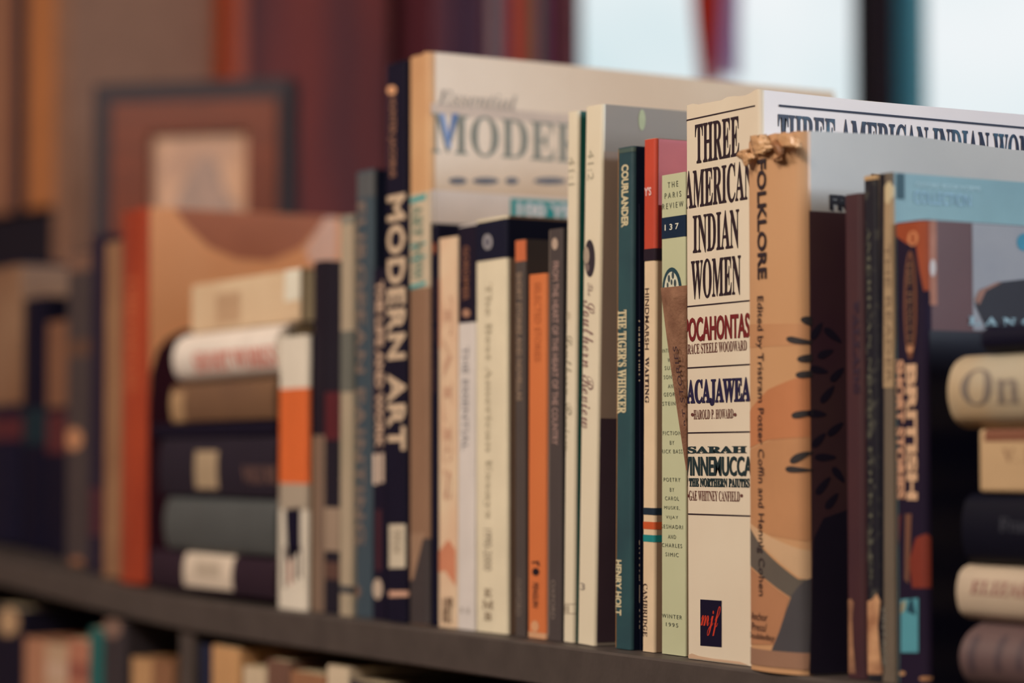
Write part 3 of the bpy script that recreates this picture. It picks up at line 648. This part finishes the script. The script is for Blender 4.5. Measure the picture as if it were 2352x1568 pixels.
for x, y, a, l in ((1875, 760, -1.0, 46), (1912, 770, .7, 52), (1895, 812, -.4, 40), (1880, 850, .2, 44), (1922, 860, -.8, 44), (1900, 905, -.9, 50), (1875, 950, .1, 46), (1918, 985, -.7, 46), (1880, 1010, -.8, 44), (1895, 1050, .0, 50), (1925, 1090, .9, 44), (1890, 1115, -.9, 52), (1910, 1150, -.9, 46)):
    leaf(b, x, y, a, l, 17, DN, 'C')
b.poly([(1868, 1235), (1890, 1190), (1945, 1170), (1945, 1700), (1855, 1700)], DN, 'C', .0004)
b.finish()
# torn strips of wrapper at the head of its spine
WR = mat('torn_yellowed_wrapper', S(206, 156, 108), S(176, 122, 80), scale=90, rough=.35, coat=.3, bump=.4)
def crumple(name, pts, amp, seed, parent, m, Yb):
    """a curled scrap through a strip of photo positions: list of (left, right) pairs, top to bottom"""
    vs = []; fs = []; J = 9; inv = parent.matrix_world.inverted()
    bpy.context.view_layer.update(); inv = parent.matrix_world.inverted()
    N = (len(pts)-1)*4
    for i in range(N+1):
        k = i/4; a = min(int(k), len(pts)-2); q = k-a
        l = Vector(pts[a][0]).lerp(Vector(pts[a+1][0]), q); r_ = Vector(pts[a][1]).lerp(Vector(pts[a+1][1]), q)
        for j in range(J+1):
            c = l.lerp(r_, j/J); nn = noise.noise(Vector((i*.45, j*.6, seed)))
            n2 = noise.noise(Vector((i*.9, j*.9, seed+9)))
            jx = 3.5*n2 if j in (0, J) else 0; jy = 4*nn if i in (0, N) else 0
            p = onY(c.x+jx, c.y+jy, Yb-.002*math.sin(math.pi*j/J)-amp*abs(nn)); vs.append(inv @ p)
    for i in range(N):
        for j in range(J): a = i*(J+1)+j; fs.append((a, a+J+1, a+J+2, a+1))
    o = mesh(name, vs, fs, m, parent=parent, smooth=True)
    md = o.modifiers.new('thick', 'SOLIDIFY'); md.thickness = .0006; return o
crumple('torn_wrapper', [((1722, 312), (1760, 308)), ((1724, 330), (1772, 328)), ((1728, 344), (1780, 340)), ((1734, 354), (1764, 350))], .0022, 1, FOLK.obj, WR, -.0160)
crumple('torn_wrapper', [((1697, 346), (1722, 340)), ((1690, 358), (1728, 352)), ((1704, 368), (1734, 362)), ((1708, 380), (1722, 378))], .0025, 4, FOLK.obj, WR, -.0160)
crumple('torn_wrapper', [((1768, 330), (1782, 318)), ((1776, 345), (1798, 335)), ((1788, 362), (1800, 352)), ((1772, 364), (1790, 366))], .002, 7, FOLK.obj, mat('wrapper_fold', S(150, 98, 62), rough=.4), -.0162)
crumple('torn_wrapper', [((1786, 306), (1826, 310)), ((1784, 322), (1838, 320)), ((1788, 338), (1842, 338))], .0012, 12, FOLK.obj, WR, -.0158)

# --- right of FOLKLORE
Y5 = -.004
RW = ROW
b = LB('hardcover_book', 'plain dark maroon hardcover with dull stamped title', 1942, 1987, 448, pm(66, 34, 36, col2=S(58, 30, 36), scale=30), Y=Y5, d=.14, hard=True, r=.003, yb=1545)
b.text('BALLADS', (1960, 690, 1974, 905), ink(44, 24, 40), 'D', 'serif', weight=.03)
TP = pm(168, 118, 82, col2=S(108, 70, 54), scale=60, bump=.6)
b.poly([(1942, 1380), (1955, 1374), (1962, 1384), (1958, 1420), (1960, 1480), (1966, 1546), (1948, 1546), (1942, 1520)], TP); b.finish()
VM = mat('mottled_dark_spine', S(18, 17, 28), S(72, 68, 58), scale=140, lo=.30, hi=.46, rough=.5)
b = LB('hardcover_book', 'mottled black book with torn tan tape round its foot', 1989, 2022, 404, VM, Y=Y5, d=.15, hard=True, r=.002, yb=1548, jag=.002)
b.band(400, 412, pm(190, 150, 104), wrap=False)
b.text('AMERICAN NEGRO FOLKTALES', (1995, 520, 2003, 1330), ink(88, 84, 68), 'D', 'serif')
b.poly([(1990, 1382), (2004, 1376), (2014, 1362), (2019, 1380), (2016, 1440), (2019, 1500), (2022, 1548), (1988, 1548), (1990, 1500)], pm(208, 154, 108, col2=S(140, 88, 60), scale=70, bump=.6)); b.finish()
b = LB('paperback_book', 'blue covered paperback with tan and black spine', 2024, 2056, 399, pm(104, 88, 72), mat('blue_cover', S(112, 150, 166, (.72, .75, .78)), rough=.3, coat=.3), Y=Y5, d=.14, r=.0015, yb=1552)
b.poly([(2022, 398), (2032, 398), (2030, 1548), (2020, 1548)], pm(22, 20, 30))
b.poly([(2032, 430), (2050, 425), (2050, 890), (2030, 890)], pm(166, 134, 98), off=.0002)
b.text('THE READER', (2035, 560, 2046, 880), ink(120, 94, 70), 'D', off=.0003); b.text('VINTAGE', (2026, 1390, 2036, 1530), ink(120, 110, 96), 'D', weight=.02)
b.poly([(2034, 426), (2044, 415), (2050, 440), (2042, 470), (2034, 462)], pm(200, 174, 132), off=.0003)
crect(b, 2059, 392, 2076, 456, mat('teal_patch', S(24, 66, 84, (.72, .75, .78)), rough=.4), .0003)
b.text('OXFORD BOOKWORMS', (2102, 418, 2250, 428), ink(190, 210, 214), 'H', 'sans', 'C', off=.0004); b.text('COLLECTION', (2098, 438, 2228, 466), ink(150, 178, 188), 'H', 'sans', 'C', off=.0004)
b.finish()
BC = mat('brown_cover', S(72, 44, 48, (.55, .55, .55)), rough=.3, coat=.4)
b = LB('paperback_book', 'orange topped BRITISH SHORT STORIES paperback with teal sticker', 2058, 2130, 512, pm(26, 18, 36, col2=S(36, 24, 40), scale=16), BC, Y=Y5, d=.14, r=.0035, yb=1558)
OT = pm(150, 64, 32)
b.poly([(2040, 480), (2150, 470), (2150, 560), (2084, 560), (2040, 530)], OT); b.poly([(2104, 560), (2150, 558), (2150, 650), (2118, 668)], OT)
b.text('O', (2086, 530, 2110, 565), ink(196, 120, 76), 'H', 'serif', weight=.03, off=.0003)
for (x, y, rx, ry, c) in ((2092, 700, 15, 125, (112, 66, 46)), (2092, 700, 9, 112, (34, 22, 36))): disc(b, x, y, rx, ry, pm(*c), off=.0003 if rx > 10 else .0004)
b.text('THE PENGUIN', (2087, 600, 2098, 800), ink(120, 84, 60), 'D', 'serif', off=.0006); disc(b, 2093, 800, 8, 10, pm(190, 130, 92), off=.0006)
b.text('BRITISH', (2083, 836, 2108, 1148), ink(206, 160, 122), 'D', weight=.05, off=.0004); b.text('SHORT STORIES', (2058, 826, 2079, 1146), ink(196, 142, 108), 'D', weight=.05, off=.0004)
b.poly([(2056, 1190), (2070, 1180), (2066, 1240), (2056, 1260)], pm(96, 34, 30)); b.poly([(2088, 1290), (2104, 1235), (2124, 1225), (2140, 1280), (2132, 1350), (2096, 1350)], pm(120, 44, 30)); b.poly([(2080, 1180), (2094, 1180), (2088, 1340), (2078, 1330)], pm(110, 70, 52))
b.poly([(2071, 1376), (2111, 1373), (2111, 1498), (2071, 1498)], pm(80, 140, 146), off=.0004)
b.poly([(2092, 1376), (2098, 1374), (2106, 1412), (2094, 1408), (2084, 1402)], pm(24, 60, 72), off=.0005); b.poly([(2072, 1384), (2084, 1378), (2080, 1400), (2071, 1410)], pm(150, 140, 110), off=.0005)
disc(b, 2038+34, 1546, 8, 5, pm(180, 130, 88)); disc(b, 2122, 1558, 10, 5, pm(170, 116, 76))
# scuffed joint and the picture on its front
crect(b, 2134, 498, 2150, 700, mat('scuffed_edge', S(170, 120, 104, (.72, .75, .78)), S(120, 70, 50, (.72, .75, .78)), scale=40), .0002); disc(b, 2141, 615, 7, 20, ink(210, 190, 176), 14, 'C', .0004)
crect(b, 2232, 498, 2420, 758, mat('grey_blue_photo', S(138, 142, 152, (.72, .75, .78)), S(124, 130, 144, (.72, .75, .78)), scale=20, rough=.3), .0002)
crect(b, 2134, 758, 2420, 1700, mat('black_cover', S(12, 12, 28), rough=.3), .00022)
disc(b, 2350, 556, 16, 20, ink(56, 130, 146), 18, 'C', .0004)
b.text('L A N C', (2222, 726, 2372, 746), ink(150, 170, 170), 'H', 'serif', 'C', weight=.02, off=.0006)
b.poly([(2238, 700), (2250, 665), (2290, 648), (2400, 636), (2400, 752), (2262, 752)], mat('hat_shape', S(24, 18, 30), rough=.5), 'C', .0004)
b.poly([(2236, 690), (2246, 668), (2284, 650), (2300, 648), (2262, 668), (2248, 700)], ink(150, 100, 80), 'C', .0005)
b.finish()

# --- flat stack at the right edge
ST2 = 'books lying flat at the right end'
YS = -.004; z = .0004
def tO(b): ltext(b, 'On', 2216, 845, 2352, 930, ink(118, 102, 88), 'serif')
def tV(b): ltext(b, 'V. K. R', 2302, 1030, 2440, 1062, ink(150, 112, 80), 'serif'); lrect(b, 2262, 985, 2500, 1012, pm(124, 74, 52))
def tF(b): ltext(b, 'Franz', 2302, 1190, 2390, 1222, ink(52, 52, 60), 'serif')
def tE(b): ltext(b, 'ELIZABETH', 2234, 1338, 2450, 1370, ink(140, 84, 74), 'serif', slant=.02)
def tM(b):
    for x in (2240, 2300, 2350): b.text('', (0, 0, 1, 1), BK) if False else lrect(b, x, 1460, x+14, 1540, pm(72, 56, 58))
stack([
    ('hardcover_book', 'mauve brown book at the foot of the right stack', 2212, 2560, 1428, 1590, pm(100, 76, 70, col2=S(86, 64, 62), scale=10), dict(bulge=.008, r=.006), tM),
    ('hardcover_book', 'white ELIZABETH book lying in the right stack', 2200, 2560, 1296, 1426, pm(184, 158, 130), dict(bulge=.003, r=.004), tE),
    ('hardcover_book', 'black book lying above the ELIZABETH one', 2212, 2560, 1132, 1294, pm(12, 12, 24), dict(bulge=.003, r=.004), tF),
    ('paperback_book', 'warm cream book lying under the On book', 2252, 2560, 986, 1130, pm(188, 150, 108), dict(hard=False, r=.0015), tV),
    ('hardcover_book', 'mottled white On book on top of the right stack', 2182, 2560, 816, 985, pm(168, 156, 132, col2=S(176, 142, 102), scale=20), dict(bulge=.005, r=.005, d=.17), tO),
    ('hardcover_book', 'black book above the On book', 2256, 2560, 746, 812, pm(16, 14, 30), dict(bulge=.002, r=.003), None),
], YS, ST2)

# ------------------------------------------------------------ lower shelf: only the heads of its books show
LOW = 'books on the lower shelf'
cols = [(-42, -24, 1400, (60, 44, 44), 'dark brown'), (-20, 50, 1388, (24, 20, 34), 'black, tan round spot,'), (54, 100, 1462, (176, 118, 86), 'salmon'), (102, 150, 1475, (190, 150, 116), 'pale pinkish'),
        (154, 200, 1465, (180, 112, 84), 'brick pink'), (203, 232, 1440, (28, 92, 86), 'teal'), (236, 284, 1418, (60, 50, 50), 'brown, pale spotted,'), (300, 344, 1508, (188, 138, 92), 'tan'), (348, 392, 1512, (138, 92, 62), 'brown'),
        (456, 480, 1478, (34, 36, 54), 'navy'), (484, 545, 1480, (196, 142, 92), 'golden tan'), (556, 606, 1528, (206, 176, 140), 'cream'), (610, 660, 1512, (112, 76, 60), 'reddish brown'), (664, 742, 1538, (150, 100, 68), 'light brown'),
        (748, 796, 1526, (208, 180, 146), 'ivory'), (800, 880, 1560, (60, 48, 50), 'dull grey'), (890, 960, 1590, (150, 60, 40), 'dark red'), (970, 1040, 1600, (60, 70, 90), 'slate blue')]
low_where = ['at the extreme left edge', 'second from the left edge', 'beside the spotted black one', 'between salmon and brick pink neighbours', 'left of the teal one', 'left of the divider', 'right of the teal one', 'two left of the divider', 'touching the divider from the left',
             'first right of the divider', 'right of the navy one', 'right of the golden tan one', 'between cream and light brown ones', 'left of the ivory one', 'right of the light brown one', 'right of the ivory one', 'under the tall black book', 'under the cream art book']
for (x0, x1, yt, c, word), wh in zip(cols, low_where):
    zt_ = onY((x0+x1)/2, yt, -.010).z
    b = B('paperback_book' if (x0 % 3) else 'hardcover_book', f'{word} book {wh} on the lower shelf'.replace(' ,', ','), x0, x1, yt, pm(*c), Y=-.010, yb=1500, base=-.3348, d=.13, hard=not (x0 % 3), r=.003, group=LOW)
    if x0 == -20: disc(b, 20, 1428, 24, 32, pm(186, 144, 104))
    if x0 == 236: disc(b, 258, 1442, 22, 24, pm(128, 96, 80))
    if x0 in (102, 154): b.band(1520, 1560, pm(200, 160, 130) if x0 == 102 else pm(150, 84, 66))
    b.finish()

# ------------------------------------------------------------ behind: picture frame, bookcases
def P(px, py, k): v = ray(px, py); return CAM+v*(k/FPX)
# framed drawing standing on a cabinet behind the shelf
dF = 2.12
c0 = P(455, 470, dF); 
right = RT.copy(); ang = math.radians(4); 
face = Matrix.Rotation(0, 4, 'Z')
wF = (660-258)*dF/FPX; top = P(455, 234, dF).z; bot = P(455, 640, dF).z
fr = empty('picture_frame', (c0.x, c0.y, bot)); tag(fr, 'wooden picture frame holding a pale drawing behind the orange book', 'picture frame')
fr.rotation_euler = (0, 0, math.atan2(RT.y, RT.x)-math.radians(14))
OW = mat('orange_brown_wood', S(84, 32, 13, (.5, .48, .42)), S(72, 26, 11, (.5, .48, .42)), scale=20, stretch=(1, 1, 6), rough=.4)
DW = mat('dark_frame_side', S(30, 22, 28, (.5, .48, .42)), rough=.6)
hF = top-bot; bw = .034
def fb(n, a, b_, m): return boxmesh(n, a, b_, m, fr, .0015)
x0, x1 = -wF/2, wF/2
boxes = [((x0, -.012, 0), (x0+bw, .0, hF)), ((x1-bw*.8, -.012, 0), (x1, .0, hF)), ((x0+bw, -.012, hF-.026), (x1-bw*.8, 0, hF)), ((x0+bw, -.012, 0), (x1-bw*.8, 0, bw))]
bm = bmesh.new()
def bmbox(bm, a, b_):
    g = bmesh.ops.create_cube(bm, size=1)['verts']
    for v in g: v.co = Vector([(a[i]+b_[i])/2+v.co[i]*(b_[i]-a[i]) for i in range(3)])
for a, b_ in boxes: bmbox(bm, a, b_)
me = bpy.data.meshes.new('frame_border'); bm.to_mesh(me); bm.free(); me.materials.append(OW); link('frame_border', me, fr)
bm = bmesh.new()
bmbox(bm, (x0-.019, -.008, 0), (x0, .022, hF+.018)); bmbox(bm, (x1, -.008, 0), (x1+.009, .022, hF+.018)); bmbox(bm, (x0, -.008, hF), (x1, .022, hF+.018)); bmbox(bm, (x0, .0195, 0), (x1, .022, hF))
me = bpy.data.meshes.new('frame_box'); bm.to_mesh(me); bm.free(); me.materials.append(DW); link('frame_box', me, fr)
PIC = mat('faded_drawing', S(172, 132, 104, (.55, .52, .48)), S(140, 108, 90, (.55, .52, .48)), scale=14, rough=.5)
pic = boxmesh('picture', (x0+bw, -.002, bw), (x1-bw*.8, .019, hF-.026), PIC, fr)
GR = mat('grey_drawing', S(118, 98, 88, (.55, .52, .48)), S(140, 112, 98, (.55, .52, .48)), scale=60, rough=.6)
def frpoly(pts):   # the grey drawn shape
    q = [(x0+wF*u, -.0025, hF*v) for u, v in pts]; return q
mesh('drawn_figure', frpoly([(.36, .36), (.38, .48), (.46, .62), (.55, .72), (.62, .66), (.66, .52), (.74, .40), (.78, .12), (.36, .12)]), [tuple(range(9))], GR, parent=pic)
CAB = mat('cabinet_wood', S(60, 44, 40, (.5, .5, .5)), rough=.6)
cbn = empty('cabinet', (c0.x, c0.y+.03, FLOOR)); tag(cbn, 'plain dark wooden cabinet under the framed drawing', 'cabinet'); cbn.rotation_euler = fr.rotation_euler
boxmesh('cabinet_body', (-.07, .0, .06), (.26, .12, bot-FLOOR-.021), CAB, cbn); boxmesh('cabinet_top', (-.085, -.035, bot-FLOOR-.0205), (.27, .13, bot-FLOOR-.0005), CAB, cbn); boxmesh('plinth', (-.01, .01, 0), (.19, .11, .0598), CAB, cbn)
for sx in (.035, .145): boxmesh('door', (sx-.054, -.0165, .09), (sx+.054, -.0055, bot-FLOOR-.05), CAB, cbn)

# bookcase standing at the far left
kb = 2.42
o0 = P(184, 600, kb); th = math.radians(10)
cs = empty('bookcase', (o0.x, o0.y, FLOOR)); cs.rotation_euler = (0, 0, th); tag(cs, 'tall bookcase with grey upright standing at the far left', 'bookcase')
GU = mat('grey_painted_upright', S(110, 80, 64, (.5, .48, .44)), rough=.7); DK = mat('dark_shelf_wood', S(12, 9, 24, (.5, .5, .5)), rough=.7)
up = boxmesh('side_panel', (0, -.03, 0), (.030, .162, CEIL-FLOOR-.02), GU, cs)
boxmesh('side_panel', (-.30, 0, 0), (-.27, .162, CEIL-FLOOR-.02), GU, cs)
boxmesh('back_panel', (-.2695, .148, 0), (-.0005, .161, CEIL-FLOOR-.02), DK, cs)
iz = cs.matrix_world
zsh = [P(100, 516, kb).z-FLOOR-.028]
for i, zz in enumerate((.1, .45, zsh[0]-.36, zsh[0], zsh[0]+.43)): boxmesh('shelf', (-.2695, -.02, zz-.022), (-.0005, .1475, zz+.046), DK, cs)
def bbook(parent_th, x0, w_, z0_, h_, d_, col, label, group, base=o0, name='hardcover_book', yoff=-.027):
    loc = Vector((base.x, base.y, 0))+Matrix.Rotation(parent_th, 3, 'Z') @ Vector((x0, yoff, 0)); loc.z = z0_
    M = Matrix.Translation(loc) @ Matrix.Rotation(parent_th, 4, 'Z')
    b = B(name, label, None, None, 0, mat('cloth_spine', col, scale=20, rough=.6), place=(M, w_, h_), d=d_, hard=True, r=.003, bulge=.001, group=group); b.finish(); return b
U1 = 'books on the upper shelf at the far left'
E2 = (.5, .48, .44)
zb_ = FLOOR+zsh[0]+.0463
bbook(th, -.064, .0605, zb_, .32, .145, S(140, 88, 52, E2), 'orange brown book beside the grey upright', U1)
bbook(th, -.092, .0265, zb_, .31, .145, S(22, 14, 28, E2), 'black filler for the shaded gap left of the orange brown book', U1)  # stands in for the dark gap: its shade is given as a black volume
bbook(th, -.128, .0345, zb_, .235, .145, S(118, 78, 58, E2), 'reddish tan book at the left edge on the far bookcase', U1)
bbook(th, -.165, .036, zb_, .27, .145, S(110, 80, 60, E2), 'faded brown book partly cut by the frame edge', U1)
zl = FLOOR+zsh[0]-.36+.0463
for i, (x, w_, h_, c, lb) in enumerate(((-.065, .060, .24, (90, 60, 50), 'dull brown book low beside the grey upright'), (-.115, .048, .22, (40, 30, 44), 'black book low in the far bookcase'), (-.170, .053, .25, (130, 100, 76), 'pale tan book low in the far bookcase'))):
    bbook(th, x, w_, zl, h_, .145, S(*c, E2), lb, 'books on the lower shelf of the far bookcase')

# bookcase by the window wall, only its upper part shows over the row
XB = WX+.28
y0_, y1_ = dy1+.02, onX(1322, 60, XB).y
wc = empty('bookcase', (XB, y0_, FLOOR)); tag(wc, 'dark bookcase full of red and brown books left of the window', 'bookcase')
wd = y1_-y0_; RC = mat('dark_red_case', S(60, 24, 34, (.4, .4, .4)), rough=.6)
boxmesh('side_panel', (-.275, 0, 0), (0, .02, 2.3), RC, wc); boxmesh('side_panel', (-.275, wd-.02, 0), (0, wd, 2.3), RC, wc); boxmesh('back_panel', (-.279, 0, 0), (-.2752, wd, 2.3), RC, wc)
zz0 = onX(1100, 250, XB).z-FLOOR-.10
sh_ = [.05, .45, .85, zz0, zz0+.42, zz0+.80]
for zz in sh_: boxmesh('shelf', (-.2748, .0202, zz), (-.002, wd-.0202, zz+.02), RC, wc)
seq = [((44, 26, 50), .05, .36), ((60, 26, 44), .05, .37), ((40, 24, 48), .045, .36), ((66, 26, 36), .04, .33), ((110, 92, 96), .04, .30), ((36, 34, 56), .035, .36), ((130, 36, 28), .045, .37), ((120, 60, 40), .04, .31), ((104, 30, 28), .03, .36), ((60, 80, 66), .03, .29), ((88, 40, 76), .03, .34)]
W5 = 'books in the dark bookcase left of the window'
tot = sum(s_[1] for s_ in seq); sc_ = (wd-.046)/tot*.985; y = .022
wn = ['dark plum book next to the red brown door', 'maroon book second from the red brown door', 'blackish violet book near the red brown door', 'wine red book in the window side bookcase', 'pale grey pink book in the window side bookcase', 'navy book in the window side bookcase', 'bright red book in the window side bookcase', 'rusty brown book near the window', 'deep red book near the window', 'grey green book near the window', 'purple book closest to the window']
for (c, w_, h_), lb in zip(seq, wn):
    w_ *= sc_; M = Matrix.Translation((XB-.01, y0_+y, FLOOR+zz0+.0203)) @ Matrix.Rotation(math.radians(90), 4, 'Z')
    b = B('hardcover_book', lb, None, None, 0, mat('cloth_spine', tuple(min(.9, v*.75) for v in S(*c, (.36, .36, .36))), scale=14, rough=.6), place=(M, w_-.001, h_*.8), d=.2, hard=True, r=.003, group=W5)
    if c == (110, 92, 96): b.poly([(.004, .06), (w_-.006, .06), (w_-.006, .13), (.004, .13)], mat('pale_label', S(110, 84, 78, (.36, .36, .36))), local=True)
    if c == (60, 80, 66): b.poly([(.003, .05), (w_-.005, .05), (w_-.005, .16), (.003, .16)], mat('green_label', S(40, 66, 54, (.36, .36, .36))), local=True)
    b.finish(); y += w_
# hanging cloths in the window
def fabric(name, c, t_=.5):
    m = bpy.data.materials.new(name); m.use_nodes = True; n = m.node_tree; n.nodes.clear()
    o = n.nodes.new('ShaderNodeOutputMaterial'); d = n.nodes.new('ShaderNodeBsdfDiffuse'); t = n.nodes.new('ShaderNodeBsdfTranslucent'); x = n.nodes.new('ShaderNodeMixShader')
    z = n.nodes.new('ShaderNodeTexNoise'); z.inputs['Scale'].default_value = 9; r = n.nodes.new('ShaderNodeValToRGB')
    r.color_ramp.elements[0].color = (*[v*.7 for v in c], 1); r.color_ramp.elements[1].color = (*c, 1)
    n.links.new(z.outputs['Fac'], r.inputs['Fac']); n.links.new(r.outputs['Color'], d.inputs['Color']); n.links.new(r.outputs['Color'], t.inputs['Color'])
    x.inputs[0].default_value = t_; n.links.new(d.outputs[0], x.inputs[1]); n.links.new(t.outputs[0], x.inputs[2]); n.links.new(x.outputs[0], o.inputs['Surface']); return m
def cloth(name, label, xa, xb, ybot, X, m, taper):
    a, c = onX(xa, 60, X), onX(xb, 60, X); zb = onX((xa+xb)/2, ybot, X).z; zt_ = 1.24
    vs = []; fs = []; J, N = 16, 24
    e = empty(name, (X, (a.y+c.y)/2, zt_)); tag(e, label, 'cloth')
    for i in range(N+1):
        k = i/N; wk = (c.y-a.y)/2*(1-taper*max(0, k-.85)/.15)
        for j in range(J+1):
            u = j/J*2-1; vs.append((.012*math.sin(u*9+k*2), u*wk, (zb-zt_)*k))
    for i in range(N):
        for j in range(J): q = i*(J+1)+j; fs.append((q, q+1, q+J+2, q+J+1))
    mesh('fabric', vs, fs, m, parent=e, smooth=True)
    boxmesh('hanging_rod', (-.006, -(c.y-a.y)*.6, -.006), (.006, (c.y-a.y)*.6, .006), FR, e)
cloth('hanging_cloth', 'narrow dark red cloth hanging in the window', 1600, 1656, 196, WX+.06, fabric('red_fabric', (.85, .10, .06), .75), .55)
cloth('hanging_cloth', 'mauve cloth hanging beside the red one in the window', 1658, 1694, 178, WX+.05, fabric('mauve_fabric', (.90, .70, .95), .9), .2)
cloth('curtain', 'narrow blue green curtain hanging just right of the window post', 2070, 2120, 1150, WX+.03, fabric('blue_green_fabric', (.50, .90, 1.0), .95), 0)
# a fixture for each warm light, above the picture
LM = mat('lamp_metal', (.3, .28, .25), rough=.4, metal=1)
for (x, y_, lab) in ((-.55, -1.55, 'square metal ceiling lamp in front of the row, left'), (.75, -1.3, 'square metal ceiling lamp in front of the row, right'), (-.9, 1.1, 'square metal ceiling lamp behind the bookcase near the window')):
    e = empty('ceiling_lamp', (x, y_, CEIL)); tag(e, lab, 'lamp', 'ceiling lamps'); boxmesh('housing', (-.2, -.2, -.05), (.2, .2, 0), LM, e)
bpy.context.view_layer.update()
